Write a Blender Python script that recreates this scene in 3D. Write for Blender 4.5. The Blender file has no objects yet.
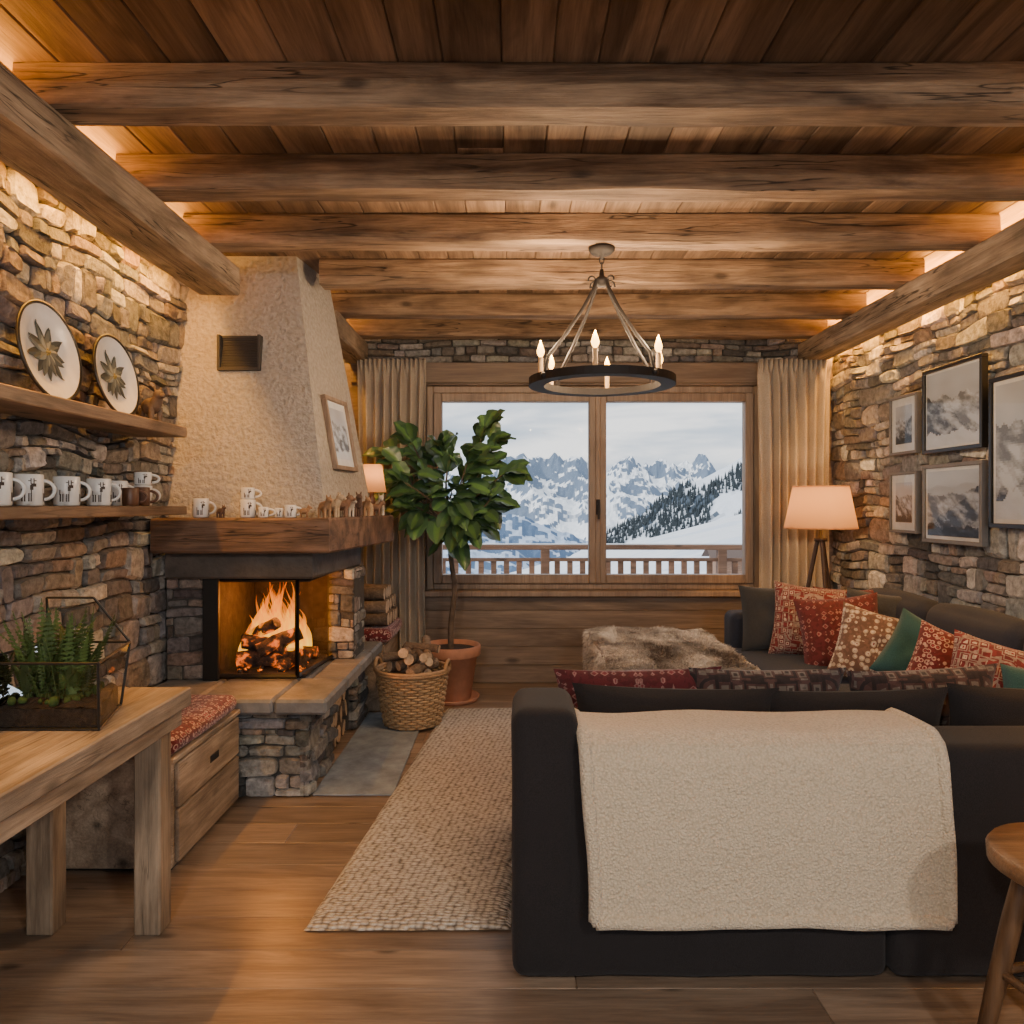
import bpy, math, random
from mathutils import Vector, Matrix, noise
R = random.Random(11)
pi = math.pi
S = bpy.context.scene

# ------------------------------------------------------------------ mesh builder
class MB:
    def __init__(s):
        s.v=[]; s.f=[]; s.m=[]; s.c=[]; s.s=[]
    def add(s, vs, fs, mat=0, col=None, smooth=False, M=None):
        if col is None: col=(R.random(),R.random(),R.random())
        o=len(s.v)
        if M is not None: vs=[M@Vector(p) for p in vs]
        s.v.extend([tuple(p) for p in vs])
        percol = isinstance(col,list); permat=isinstance(mat,list)
        for i,f in enumerate(fs):
            s.f.append(tuple(o+k for k in f))
            s.m.append(mat[i] if permat else mat)
            s.c.append(col[i] if percol else col); s.s.append(smooth)
    def cbox(s,c,h,b=.004,mat=0,col=None,M=None,jit=0.0,smooth=False):
        b=min(b,min(h)*.45)
        vs=[]; cs=[(x,y,z) for x in(-1,1) for y in(-1,1) for z in(-1,1)]
        for sg in cs:
            for a in range(3):
                vs.append(Vector([sg[k]*(h[k] if k==a else h[k]-b) for k in range(3)]))
        fs=[]
        for a in range(3):
            p,q=[k for k in range(3) if k!=a]
            for sa in(-1,1):
                o=[]
                for (u,w) in((-1,-1),(1,-1),(1,1),(-1,1)):
                    t=[0,0,0]; t[a]=sa; t[p]=u; t[q]=w
                    o.append(cs.index(tuple(t))*3+a)
                fs.append(o)
            for u in(-1,1):
                for w in(-1,1):
                    t1=[0,0,0]; t1[p]=u; t1[q]=w; t2=list(t1); t1[a]=-1; t2[a]=1
                    i=cs.index(tuple(t1))*3; j=cs.index(tuple(t2))*3
                    fs.append([i+p,j+p,j+q,i+q])
        for i in range(8): fs.append([i*3,i*3+1,i*3+2])
        out=[]
        for f in fs:
            ce=sum((vs[k] for k in f),Vector())/len(f)
            n=(vs[f[1]]-vs[f[0]]).cross(vs[f[2]]-vs[f[1]])
            out.append(f if n.dot(ce)>0 else f[::-1])
        if jit:
            for i in range(8):
                j=Vector([R.uniform(-jit,jit) for _ in range(3)])
                for k in range(3): vs[i*3+k]=vs[i*3+k]+j
        vs=[p+Vector(c) for p in vs]
        s.add(vs,out,mat,col,smooth,M)
    def box(s,x0,x1,y0,y1,z0,z1,mat=0,b=.004,col=None,M=None):
        s.cbox(((x0+x1)/2,(y0+y1)/2,(z0+z1)/2),(abs(x1-x0)/2,abs(y1-y0)/2,abs(z1-z0)/2),b,mat,col,M)
    def soft(s,x0,x1,y0,y1,z0,z1,r=.04,puff=0,mat=0,col=None,n=6,wr=0,M=None):
        lo=(x0,y0,z0); hi=(x1,y1,z1); r=min(r,min(hi[k]-lo[k] for k in range(3))*.49)
        A=[]
        for k in range(3):
            a,b=lo[k],hi[k]
            A.append([a,a+.3*r,a+.65*r]+[a+r+(b-a-2*r)*i/n for i in range(n+1)]+[b-.65*r,b-.3*r,b])
        d={}; vs=[]; fs=[]
        ce=Vector([(lo[k]+hi[k])/2 for k in range(3)])
        def V(p):
            key=tuple(round(t,6) for t in p)
            if key in d: return d[key]
            P=Vector(p); q=Vector([min(max(p[k],lo[k]+r),hi[k]-r) for k in range(3)])
            e=(P-q).normalized()
            u=[abs((p[k]-ce[k])/((hi[k]-lo[k])/2)) for k in range(3)]
            pr=1; mx=u.index(max(u))
            for k in range(3):
                if k!=mx: pr*=max(0,1-u[k]**2)
            g=puff*pr
            if wr: g+=wr*noise.noise(P*5+Vector((3,1,2)))
            P2=q+e*(r+g); d[key]=len(vs); vs.append(P2); return d[key]
        for a in range(3):
            p,q=[(1,2),(2,0),(0,1)][a]
            for side in(0,1):
                fx=lo[a] if side==0 else hi[a]
                for i in range(len(A[p])-1):
                    for j in range(len(A[q])-1):
                        o=[]
                        for (ii,jj) in((i,j),(i+1,j),(i+1,j+1),(i,j+1)):
                            t=[0,0,0]; t[a]=fx; t[p]=A[p][ii]; t[q]=A[q][jj]; o.append(V(t))
                        fs.append(o if side else o[::-1])
        s.add(vs,fs,mat,col,True,M)
    def tube(s,pts,rad,seg=10,mat=0,col=None,cap=None,smooth=True,M=None,capcol=None):
        pts=[Vector(p) for p in pts]
        if not hasattr(rad,'__len__'): rad=[rad]*len(pts)
        vs=[]; fs=[]
        t=(pts[1]-pts[0]).normalized()
        up=Vector((0,0,1)) if abs(t.z)<.9 else Vector((1,0,0))
        nrm=t.cross(up).normalized()
        for i,p in enumerate(pts):
            if i==0: t=pts[1]-pts[0]
            elif i==len(pts)-1: t=pts[-1]-pts[-2]
            else: t=pts[i+1]-pts[i-1]
            t=t.normalized(); nrm=(nrm-t*nrm.dot(t)).normalized(); bn=t.cross(nrm)
            for k in range(seg):
                a=2*pi*k/seg; vs.append(p+(nrm*math.cos(a)+bn*math.sin(a))*rad[i])
        for i in range(len(pts)-1):
            for k in range(seg):
                k2=(k+1)%seg; fs.append((i*seg+k,i*seg+k2,(i+1)*seg+k2,(i+1)*seg+k))
        s.add(vs,fs,mat,col,smooth,M)
        cm=mat if cap is None else cap
        n=len(pts)
        s.add(vs[:seg],[tuple(range(seg))[::-1]],cm,capcol or col,False,M)
        s.add(vs[(n-1)*seg:],[tuple(range(seg))],cm,capcol or col,False,M)
    def lathe(s,prof,seg=24,c=(0,0,0),mat=0,col=None,smooth=True,M=None,closed=False):
        vs=[]; fs=[]
        for (r,z) in prof:
            for k in range(seg):
                a=2*pi*k/seg; vs.append((c[0]+r*math.cos(a),c[1]+r*math.sin(a),c[2]+z))
        n=len(prof)
        for i in range(n if closed else n-1):
            j=(i+1)%n
            for k in range(seg):
                k2=(k+1)%seg; fs.append((i*seg+k,i*seg+k2,j*seg+k2,j*seg+k))
        s.add(vs,fs,mat,col,smooth,M)
    def ball(s,c,r,mat=0,col=None,seg=12,rings=8,M=None):
        if not hasattr(r,'__len__'): r=(r,r,r)
        vs=[];fs=[]
        for i in range(rings+1):
            th=pi*i/rings
            for k in range(seg):
                a=2*pi*k/seg
                vs.append((c[0]+r[0]*math.sin(th)*math.cos(a),c[1]+r[1]*math.sin(th)*math.sin(a),c[2]-r[2]*math.cos(th)))
        for i in range(rings):
            for k in range(seg):
                k2=(k+1)%seg; fs.append((i*seg+k,i*seg+k2,(i+1)*seg+k2,(i+1)*seg+k))
        s.add(vs,fs,mat,col,True,M)
    def grid(s,fn,nu,nv,mat=0,col=None,smooth=True,M=None):
        vs=[fn(i/nu,j/nv) for j in range(nv+1) for i in range(nu+1)]
        fs=[(j*(nu+1)+i,j*(nu+1)+i+1,(j+1)*(nu+1)+i+1,(j+1)*(nu+1)+i) for j in range(nv) for i in range(nu)]
        s.add(vs,fs,mat,col,smooth,M)
    def beam(s,p0,p1,w,h,mat=0,wob=.006,step=.1):
        p0=Vector(p0); p1=Vector(p1); t=(p1-p0); Ln=t.length; t.normalize()
        sd=t.cross(Vector((0,0,1))).normalized(); up=Vector((0,0,1))
        n=max(2,int(Ln/step)); b=.009
        pr=[(-w/2+b,-h/2),(w/2-b,-h/2),(w/2,-h/2+b),(w/2,h/2-b),(w/2-b,h/2),(-w/2+b,h/2),(-w/2,h/2-b),(-w/2,-h/2+b)]
        vs=[];fs=[]; sd0=R.random()*50
        for i in range(n+1):
            c=p0+t*Ln*i/n
            for k,(a,z) in enumerate(pr):
                q=Vector((i*step*2.4+sd0,k*.9,sd0))
                o1=noise.noise(q)*wob*1.3; o2=noise.noise(q+Vector((9,9,9)))*wob*1.3
                if z>h/2-.001: o2=0
                vs.append(c+sd*(a+o1)+up*(z+o2))
        for i in range(n):
            for k in range(8):
                k2=(k+1)%8; fs.append((i*8+k,(i+1)*8+k,(i+1)*8+k2,i*8+k2))
        fs.append(tuple(range(8))); fs.append(tuple(range(n*8,n*8+8))[::-1])
        s.add(vs,fs,mat,None,False)
    def build(s,name,mats,M=None,origin=None):
        me=bpy.data.meshes.new(name)
        if M is None:
            if origin is None:
                xs=[p[0] for p in s.v]; ys=[p[1] for p in s.v]; zs=[p[2] for p in s.v]
                origin=((min(xs)+max(xs))/2,(min(ys)+max(ys))/2,min(zs))
            vs=[(p[0]-origin[0],p[1]-origin[1],p[2]-origin[2]) for p in s.v]
        else: vs=s.v
        me.from_pydata(vs,[],s.f)
        for m in mats: me.materials.append(m)
        me.polygons.foreach_set('material_index',s.m)
        me.polygons.foreach_set('use_smooth',s.s)
        at=me.color_attributes.new('col','FLOAT_COLOR','CORNER')
        buf=[]
        for p,c in zip(me.polygons,s.c):
            buf.extend([c[0],c[1],c[2],1.0]*p.loop_total)
        at.data.foreach_set('color',buf)
        me.update()
        ob=bpy.data.objects.new(name,me); S.collection.objects.link(ob)
        if M is None: ob.location=origin
        else: ob.matrix_world=M
        return ob

# ------------------------------------------------------------------ materials
def newmat(name):
    m=bpy.data.materials.new(name); m.use_nodes=True; nt=m.node_tree
    return m,nt,nt.nodes['Principled BSDF']
def N(nt,t,**k):
    n=nt.nodes.new('ShaderNode'+t)
    for a,b in k.items(): setattr(n,a,b)
    return n
def ramp(nt,src,stops,interp='LINEAR'):
    r=N(nt,'ValToRGB'); cr=r.color_ramp; cr.interpolation=interp
    while len(cr.elements)<len(stops): cr.elements.new(.5)
    for e,(p,c) in zip(cr.elements,stops):
        e.position=p; e.color=(c[0],c[1],c[2],1) if hasattr(c,'__len__') else (c,c,c,1)
    nt.links.new(src,r.inputs[0]); return r.outputs[0]
def mix(nt,a,b,f=1.0,mode='MULTIPLY'):
    n=N(nt,'Mix',data_type='RGBA',blend_type=mode)
    for sock,val in((n.inputs[0],f),(n.inputs[6],a),(n.inputs[7],b)):
        if isinstance(val,bpy.types.NodeSocket): nt.links.new(val,sock)
        elif hasattr(val,'__len__'): sock.default_value=(val[0],val[1],val[2],1)
        else: sock.default_value=val
    return n.outputs[2]
def bumpn(nt,b,h,st,dist=.01):
    n=N(nt,'Bump'); n.inputs['Strength'].default_value=st; n.inputs['Distance'].default_value=dist
    nt.links.new(h,n.inputs['Height']); nt.links.new(n.outputs[0],b.inputs['Normal'])
def plain(name,c,rough=.5,metal=0,var=0,scale=20,bump=0):
    m,nt,b=newmat(name)
    b.inputs['Roughness'].default_value=rough; b.inputs['Metallic'].default_value=metal
    tc=N(nt,'TexCoord'); n=N(nt,'TexNoise'); n.inputs['Scale'].default_value=scale; n.inputs['Detail'].default_value=5
    nt.links.new(tc.outputs['Object'],n.inputs['Vector'])
    v=max(var,.08)
    col=ramp(nt,n.outputs[0],[(.3,tuple(t*(1-v) for t in c)),(.7,tuple(min(1,t*(1+v)) for t in c))])
    nt.links.new(col,b.inputs['Base Color'])
    if bump: bumpn(nt,b,n.outputs[0],bump)
    return m
def wood(name,c1,c2,axis=0,sc=1.0,rough=.55,bump=.3,tint=(.75,1.25),knots=True,crack=0):
    m,nt,b=newmat(name); lk=nt.links.new
    tc=N(nt,'TexCoord'); at=N(nt,'Attribute',attribute_name='col')
    mu=N(nt,'VectorMath',operation='MULTIPLY'); lk(at.outputs['Color'],mu.inputs[0]); mu.inputs[1].default_value=(7,5,9)
    ad=N(nt,'VectorMath',operation='ADD'); lk(tc.outputs['Object'],ad.inputs[0]); lk(mu.outputs[0],ad.inputs[1])
    def mp(al,ac):
        q=N(nt,'Mapping'); sv=[ac*sc]*3; sv[axis]=al*sc; q.inputs['Scale'].default_value=sv; lk(ad.outputs[0],q.inputs['Vector']); return q.outputs[0]
    n1=N(nt,'TexNoise'); n1.inputs['Scale'].default_value=1; n1.inputs['Detail'].default_value=7; n1.inputs['Roughness'].default_value=.6; n1.inputs['Distortion'].default_value=.8; lk(mp(1.6,13),n1.inputs['Vector'])
    n2=N(nt,'TexNoise'); n2.inputs['Scale'].default_value=1; n2.inputs['Detail'].default_value=5; n2.inputs['Roughness'].default_value=.7; lk(mp(5,110),n2.inputs['Vector'])
    base=ramp(nt,n1.outputs[0],[(.34,c1),(.64,c2)])
    g=ramp(nt,n2.outputs[0],[(.3,.62),(.62,1.0)])
    c=mix(nt,base,g,.9); hgt=n2.outputs[0]
    if knots:
        v=N(nt,'TexVoronoi'); v.inputs['Scale'].default_value=1; lk(mp(2.6,6),v.inputs['Vector'])
        k=ramp(nt,v.outputs['Distance'],[(.05,.25),(.14,1.0)]); c=mix(nt,c,k,.85)
    if crack:
        n3=N(nt,'TexNoise'); n3.inputs['Scale'].default_value=1; n3.inputs['Detail'].default_value=3; n3.inputs['Distortion'].default_value=.5; lk(mp(1.1,20),n3.inputs['Vector'])
        k=ramp(nt,n3.outputs[0],[(.485,1.0),(.497,.18),(.503,.18),(.515,1.0)])
        n4=N(nt,'TexNoise'); n4.inputs['Scale'].default_value=1; lk(mp(1.4,4),n4.inputs['Vector']); ms=ramp(nt,n4.outputs[0],[(.45,0.0),(.55,1.0)])
        k2=mix(nt,(1,1,1),k,ms,'MIX'); c=mix(nt,c,k2,crack)
        hgt=mix(nt,hgt,k2,.8)
        n5=N(nt,'TexNoise'); n5.inputs['Scale'].default_value=1; n5.inputs['Detail'].default_value=4; lk(mp(4,7),n5.inputs['Vector'])
        c=mix(nt,c,ramp(nt,n5.outputs[0],[(.35,.62),(.6,1.15)]),.8)
    sp=N(nt,'SeparateColor'); lk(at.outputs['Color'],sp.inputs[0])
    mr=N(nt,'MapRange'); lk(sp.outputs[0],mr.inputs[0]); mr.inputs[3].default_value=tint[0]; mr.inputs[4].default_value=tint[1]
    hs=N(nt,'HueSaturation'); lk(c,hs.inputs['Color']); lk(mr.outputs[0],hs.inputs['Value'])
    lk(hs.outputs[0],b.inputs['Base Color'])
    b.inputs['Roughness'].default_value=rough
    bumpn(nt,b,hgt,bump,.008)
    return m
def attrmat(name,rough=.85,noisesc=14,bump=.7,lo=.55,hi=1.35,dist=.015,det=8,spec=.5):
    m,nt,b=newmat(name); lk=nt.links.new
    tc=N(nt,'TexCoord'); at=N(nt,'Attribute',attribute_name='col')
    n=N(nt,'TexNoise'); n.inputs['Scale'].default_value=noisesc; n.inputs['Detail'].default_value=det; n.inputs['Roughness'].default_value=.65; lk(tc.outputs['Object'],n.inputs['Vector'])
    g=ramp(nt,n.outputs[0],[(.3,lo),(.7,hi)])
    lk(mix(nt,at.outputs['Color'],g,1.0),b.inputs['Base Color'])
    b.inputs['Roughness'].default_value=rough; b.inputs['Specular IOR Level'].default_value=spec
    if bump: bumpn(nt,b,n.outputs[0],bump,dist)
    return m
def fabric(name,c,c2=None,scale=300,rough=.95,bump=.4,sheen=.3,blot=3):
    m,nt,b=newmat(name); lk=nt.links.new
    c2=c2 or tuple(t*1.35 for t in c)
    tc=N(nt,'TexCoord'); n=N(nt,'TexNoise'); n.inputs['Scale'].default_value=scale; n.inputs['Detail'].default_value=2; lk(tc.outputs['Object'],n.inputs['Vector'])
    n2=N(nt,'TexNoise'); n2.inputs['Scale'].default_value=blot; n2.inputs['Detail'].default_value=3; lk(tc.outputs['Object'],n2.inputs['Vector'])
    a=ramp(nt,n.outputs[0],[(.35,c),(.65,c2)]); g=ramp(nt,n2.outputs[0],[(.3,.82),(.7,1.08)])
    lk(mix(nt,a,g,1),b.inputs['Base Color']); b.inputs['Roughness'].default_value=rough; b.inputs['Sheen Weight'].default_value=sheen
    bumpn(nt,b,n.outputs[0],bump,.004); return m
def patt(name,cols,scale=16,metric='CHEBYCHEV',seed=0.0):
    m,nt,b=newmat(name); lk=nt.links.new
    tc=N(nt,'TexCoord')
    ab=N(nt,'VectorMath',operation='ABSOLUTE'); lk(tc.outputs['Object'],ab.inputs[0])
    ad=N(nt,'VectorMath',operation='ADD'); lk(ab.outputs[0],ad.inputs[0]); ad.inputs[1].default_value=(seed,0,seed)
    v=N(nt,'TexVoronoi',distance=metric); v.inputs['Scale'].default_value=scale; v.inputs['Randomness'].default_value=.55; lk(ad.outputs[0],v.inputs['Vector'])
    w=N(nt,'TexVoronoi'); w.inputs['Scale'].default_value=scale*2.3; lk(ad.outputs[0],w.inputs['Vector'])
    k=len(cols); a=ramp(nt,v.outputs['Distance'],[(i*.62/k,c) for i,c in enumerate(cols)],'CONSTANT')
    sp=N(nt,'SeparateColor'); lk(w.outputs['Color'],sp.inputs[0])
    g=ramp(nt,sp.outputs[0],[(0,.55),(.5,.55),(.52,1.0)],'LINEAR')
    lk(mix(nt,a,g,.6),b.inputs['Base Color']); b.inputs['Roughness'].default_value=.95; b.inputs['Sheen Weight'].default_value=.2
    n=N(nt,'TexNoise'); n.inputs['Scale'].default_value=350; lk(tc.outputs['Object'],n.inputs['Vector']); bumpn(nt,b,n.outputs[0],.4,.004)
    return m
def emis(name,c,st):
    m,nt,b=newmat(name); b.inputs['Base Color'].default_value=(*c,1); b.inputs['Emission Color'].default_value=(*c,1); b.inputs['Emission Strength'].default_value=st; return m
def glassmat(name,ior=1.45,tint=(1,1,1),rough=.0):
    m,nt,b=newmat(name); lk=nt.links.new; out=nt.nodes['Material Output']; nt.nodes.remove(b)
    fr=N(nt,'Fresnel'); fr.inputs[0].default_value=ior
    tr=N(nt,'BsdfTransparent'); tr.inputs[0].default_value=(*tint,1); gl=N(nt,'BsdfGlossy'); gl.inputs['Roughness'].default_value=rough
    mx=N(nt,'MixShader'); lk(fr.outputs[0],mx.inputs[0]); lk(tr.outputs[0],mx.inputs[1]); lk(gl.outputs[0],mx.inputs[2]); lk(mx.outputs[0],out.inputs[0]); return m

M_beam=wood('wood_beam',(.15,.084,.047),(.46,.305,.185),axis=0,sc=1,rough=.75,bump=1.0,tint=(.88,1.15),crack=1.0)
M_beamY=wood('wood_beam_y',(.20,.145,.10),(.50,.385,.275),axis=1,sc=1,rough=.75,bump=1.0,tint=(.9,1.1),crack=1.0)
M_ceil=wood('wood_ceiling',(.13,.080,.050),(.36,.235,.15),axis=1,sc=.8,rough=.7,bump=.3,tint=(.65,1.3))
M_floor=wood('wood_floor',(.19,.130,.090),(.35,.255,.182),axis=0,sc=1.2,rough=.31,bump=.10,tint=(.78,1.15))
M_panel=wood('wood_panel',(.15,.105,.075),(.30,.22,.16),axis=0,sc=.8,rough=.6,bump=.25,tint=(.85,1.15))
M_win=wood('wood_window',(.24,.165,.115),(.38,.28,.20),axis=2,sc=.8,rough=.5,bump=.15,tint=(.95,1.05),knots=False)
M_oak=wood('wood_oak',(.24,.175,.12),(.50,.39,.285),axis=1,sc=1.1,rough=.6,bump=.4,tint=(.9,1.1),crack=.6)
M_oakz=wood('wood_oak_z',(.20,.14,.09),(.42,.31,.21),axis=2,sc=1.1,rough=.6,bump=.4,tint=(.9,1.1),crack=.6)
M_shelf=wood('wood_shelf',(.17,.105,.065),(.36,.245,.155),axis=1,sc=1,rough=.6,bump=.35,crack=.4)
M_mantel=wood('wood_mantel',(.09,.050,.03),(.25,.145,.09),axis=0,sc=1,rough=.6,bump=.6,crack=.9)
M_stone=attrmat('stone',.85,30,1.0,.45,1.5,.018)
M_mortar=plain('mortar',(.055,.052,.048),.95,bump=.5)
M_dark=plain('black_iron',(.018,.015,.014),.65,.2)
M_blk=plain('black_paint',(.012,.012,.012),.4)
M_sofa=fabric('sofa_fabric_charcoal',(.010,.0075,.0078),(.021,.0165,.017),scale=400,sheen=.05)
M_sofab=fabric('sofa_fabric_slate',(.013,.018,.036),(.030,.038,.064),scale=400,sheen=.04)
M_linen=fabric('linen',(.40,.34,.265),(.52,.45,.36),scale=200,sheen=.1)
M_white=plain('ceramic_white',(.76,.77,.77),.25,var=.03)
M_brown=plain('brown_glaze',(.12,.055,.03),.4)
M_decal=plain('deer_motif',(.045,.028,.02),.4)
M_attr=attrmat('painted',.6,5,0,.97,1.03)
M_glass=glassmat('window_glass',1.06)

RED=(.24,.022,.03); CRM=(.50,.42,.35); DRK=(.05,.02,.02)
M_red1=patt('textile_red_nordic',[RED,CRM,(.16,.018,.025),(.32,.24,.21),(.20,.03,.035)],30)
M_red2=patt('textile_red_floral',[(.34,.055,.065),(.17,.018,.03),(.48,.31,.27),(.14,.015,.02)],44,'EUCLIDEAN',.3)
M_red3=patt('textile_red_weave',[(.18,.03,.035),(.23,.042,.048),(.34,.18,.165),(.12,.018,.022)],30,'MANHATTAN',.1)
M_bei=patt('textile_beige_ikat',[(.22,.08,.07),(.58,.51,.44),(.46,.38,.31),(.16,.09,.07)],34,'EUCLIDEAN',.6)
M_brnp=patt('textile_brown_ikat',[(.06,.045,.04),(.20,.165,.14),(.09,.045,.04),(.03,.02,.02)],26,'CHEBYCHEV',.4)
M_teal=fabric('textile_teal',(.010,.060,.072),(.022,.098,.110))
M_gray=fabric('textile_gray',(.022,.026,.032),(.042,.048,.058))

PAL=[(.18,.168,.156),(.26,.245,.222),(.13,.128,.126),(.33,.31,.28),(.21,.17,.138),(.185,.184,.184),(.25,.242,.23),(.09,.088,.088),(.38,.365,.335),(.165,.143,.126)]
QA=[math.radians(q*90+a) for q in range(4) for a in(10,38,52,80)]
def stones(mb,o,u,v,n,U,V,mat=0,dep=(.030,.055),hr=(.04,.115),wr=(.06,.24),pal=PAL,back=1):
    o=Vector(o);u=Vector(u);v=Vector(v);n=Vector(n)
    M=Matrix(((u.x,v.x,n.x,o.x),(u.y,v.y,n.y,o.y),(u.z,v.z,n.z,o.z),(0,0,0,1)))
    rev = u.cross(v).dot(n)<0
    sd=R.random()*90; K=len(QA)
    z=0
    def st(a,b,c,d):
        a=max(a,0);b=min(b,U);c=max(c,0);d=min(d,V)
        if b-a<.02 or d-c<.012: return
        g=R.uniform(.001,.004); hw=(b-a)/2-g; hh=(d-c)/2-g; cx=(a+b)/2; cy=(c+d)/2; mn=min(hw,hh)
        f=R.uniform(*dep); col=R.choice(pal); k=R.uniform(.65,1.3); col=tuple(t*k*R.uniform(.95,1.05) for t in col)
        p=R.uniform(2.8,7); ta=R.uniform(-.14,.14); tb=R.uniform(-.14,.14); ins=R.uniform(.12,.34)*mn; sk=R.uniform(-.16,.16)
        o1=[];o2=[];o3=[]
        for an in QA:
            ca,sa=math.cos(an),math.sin(an); r=(abs(ca)**p+abs(sa)**p)**(-1/p)
            ju=R.uniform(-.28,.10)*mn; jv=R.uniform(-.22,.10)*mn
            x=r*ca; y=r*sa; X=hw*x+math.copysign(ju,x); Y=hh*y*(1+sk*x)+math.copysign(jv,y)
            X=max(-hw,min(hw,X));Y=max(-hh*1.06,min(hh*1.06,Y))
            o1.append((X,Y,0)); o2.append((X,Y,f*R.uniform(.58,.72)))
            kx=(hw-ins)/hw; ky=(hh-ins)/hh
            o3.append((X*kx,Y*ky,min(dep[1]*1.05,f*(1+ta*x+tb*y+R.uniform(-.07,.07)))))
        vs=[]
        for (X,Y,Z) in o1+o2+o3:
            X+=cx;Y+=cy
            w=noise.noise(Vector((X*2.4+sd,Y*3.2,sd)))*.045; e=min(1,Y/.1,(V-Y)/.1)
            vs.append((X,Y+w*max(0,e),Z))
        fs=[(r*K+i,r*K+(i+1)%K,(r+1)*K+(i+1)%K,(r+1)*K+i) for r in(0,1) for i in range(K)]+[tuple(2*K+i for i in range(K))]
        if rev: fs=[f_[::-1] for f_ in fs]
        mb.add(vs,fs,mat,col,False,M)
    while z<V-.01:
        h=R.uniform(*hr)
        if V-z-h<hr[0]*.7: h=V-z
        x=-R.uniform(0,wr[0])
        while x<U:
            w=R.uniform(*wr)
            if h<.05: w*=1.2
            if U-x-w<.05: w=U-x
            if h>.07 and R.random()<.5:
                k=R.uniform(.35,.65); m=x+w*R.uniform(.3,.7)
                if R.random()<.5: st(x,x+w,z,z+h*k); st(x,m,z+h*k,z+h); st(m,x+w,z+h*k,z+h)
                else: st(x,m,z,z+h*k); st(m,x+w,z,z+h*k); st(x,x+w,z+h*k,z+h)
            else: st(x,x+w,z,z+h)
            x+=w
        z+=h
    if back:
        vs=[(0,0,.018),(U,0,.018),(U,V,.018),(0,V,.018)]
        mb.add(vs,[(0,1,2,3)],mat+1 if back==1 else back,None,False,M)

CH=2.55; XL=-1.70; XR=2.33; YB=5.40; YF=-1.6
# ------------------------------------------------------------------ floor
mb=MB(); y=YF
mb.box(XL-.1,XR+.1,YF,YB+.15,-.12,-.03,1)
while y<YB:
    w=.17; x=XL-R.uniform(0,1.5)
    while x<XR:
        l=R.uniform(1.2,2.3); a=max(x,XL); b=min(x+l,XR)
        if b-a>.02: mb.box(a+.0008,b-.0008,y+.0008,min(y+w,YB)-.0008,-.03,0,0,.0018)
        x+=l
    y+=w
mb.build('floor',[M_floor,M_blk])
# ------------------------------------------------------------------ ceiling
mb=MB(); x=XL-.1
mb.box(XL-.1,XR+.1,YF,YB+.15,CH+.03,CH+.12,1)
while x<XR+.1:
    w=R.choice([.13,.15,.17]); y=YF-R.uniform(0,1.5)
    while y<YB+.1:
        l=R.uniform(2,3.5); a=max(y,YF); b=min(y+l,YB+.1)
        if b-a>.02: mb.box(x+.001,min(x+w,XR+.1)-.001,a+.0008,b-.0008,CH,CH+.03,0,.004)
        y+=l
    x+=w
mb.build('ceiling',[M_ceil,M_blk])
# ------------------------------------------------------------------ side walls
mb=MB(); stones(mb,(XL,0.3,0),(0,1,0),(0,0,1),(1,0,0),YB-.3,CH,pal=[tuple(t*1.15 for t in c) for c in PAL],hr=(.045,.13),wr=(.06,.23))
mb.box(XL-.15,XL,YF,YB+.15,0,CH,1); mb.build('wall_left',[M_stone,M_mortar])
mb=MB(); stones(mb,(XR,0.3,0),(0,1,0),(0,0,1),(-1,0,0),YB-.3,CH,pal=[tuple(t*1.4 for t in c) for c in PAL],hr=(.06,.15),wr=(.08,.26))
mb.box(XR,XR+.15,YF,YB+.15,0,CH,1); mb.build('wall_right',[M_stone,plain('mortar_light',(.12,.113,.10),.95,bump=.5)])
# ------------------------------------------------------------------ far wall
mb=MB()
z=0
for i in range(5):
    h=.645/5; mb.box(XL+.01,XR-.01,YB-.03,YB+.1,z+.001,z+h-.001,0,.003); z+=h
stones(mb,(XL,YB,2.29),(1,0,0),(0,0,1),(0,-1,0),XR-XL,CH-2.29,mat=1,hr=(.035,.07))
mb.box(XL,XR,YB,YB+.15,2.2,CH,2)
mb.box(XL,-.62,YB-.03,YB+.14,.645,2.29,0); mb.box(1.79,XR,YB-.03,YB+.14,.645,2.29,0)
mb.build('wall_far',[M_panel,M_stone,M_mortar])
mb=MB(); mb.box(XL+.08,XR-.08,YB-.055,YB-.031,0.001,.125,0,.006); mb.build('baseboard_far',[M_panel])
mb=MB(); mb.box(-1.15,XR-.08,YB-.065,YB+.05,2.14,2.285,0,.006); mb.box(-.62,1.79,YB-.045,YB+.14,2.125,2.14,0); mb.build('trim_1',[M_panel])
mb=MB(); mb.box(-.66,1.83,YB-.10,YB+.14,.62,.66,0,.006); mb.build('trim_2',[M_win])
# ------------------------------------------------------------------ window
mb=MB(); ya,yb=YB-.03,YB+.06
def bar(a,b,c,d,dy=0,m=0): mb.box(a,b,ya+dy,yb+dy,c,d,m,.006)
bar(-.615,-.565,.661,2.124,.02); bar(1.735,1.785,.661,2.124,.02); bar(-.565,1.735,2.075,2.124,.02); bar(-.565,1.735,.661,.705,.02)
for (a,b) in((-.563,.612),(.616,1.733)):
    bar(a,a+.06,.706,2.074); bar(b-.06,b,.706,2.074); bar(a+.06,b-.06,2.01,2.074); bar(a+.06,b-.06,.706,.77)
    mb.box(a+.055,b-.055,ya+.04,ya+.046,.765,2.015,1,.0005)
bar(.595,.633,.706,2.074,-.012)
mb.box(.60,.628,ya-.03,ya-.012,1.2,1.31,2,.004); mb.box(.606,.622,ya-.06,ya-.03,1.27,1.29,2,.003); mb.box(.606,.622,ya-.068,ya-.055,1.17,1.29,2,.004)
mb.build('window_1',[M_win,M_glass,M_dark])
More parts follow.
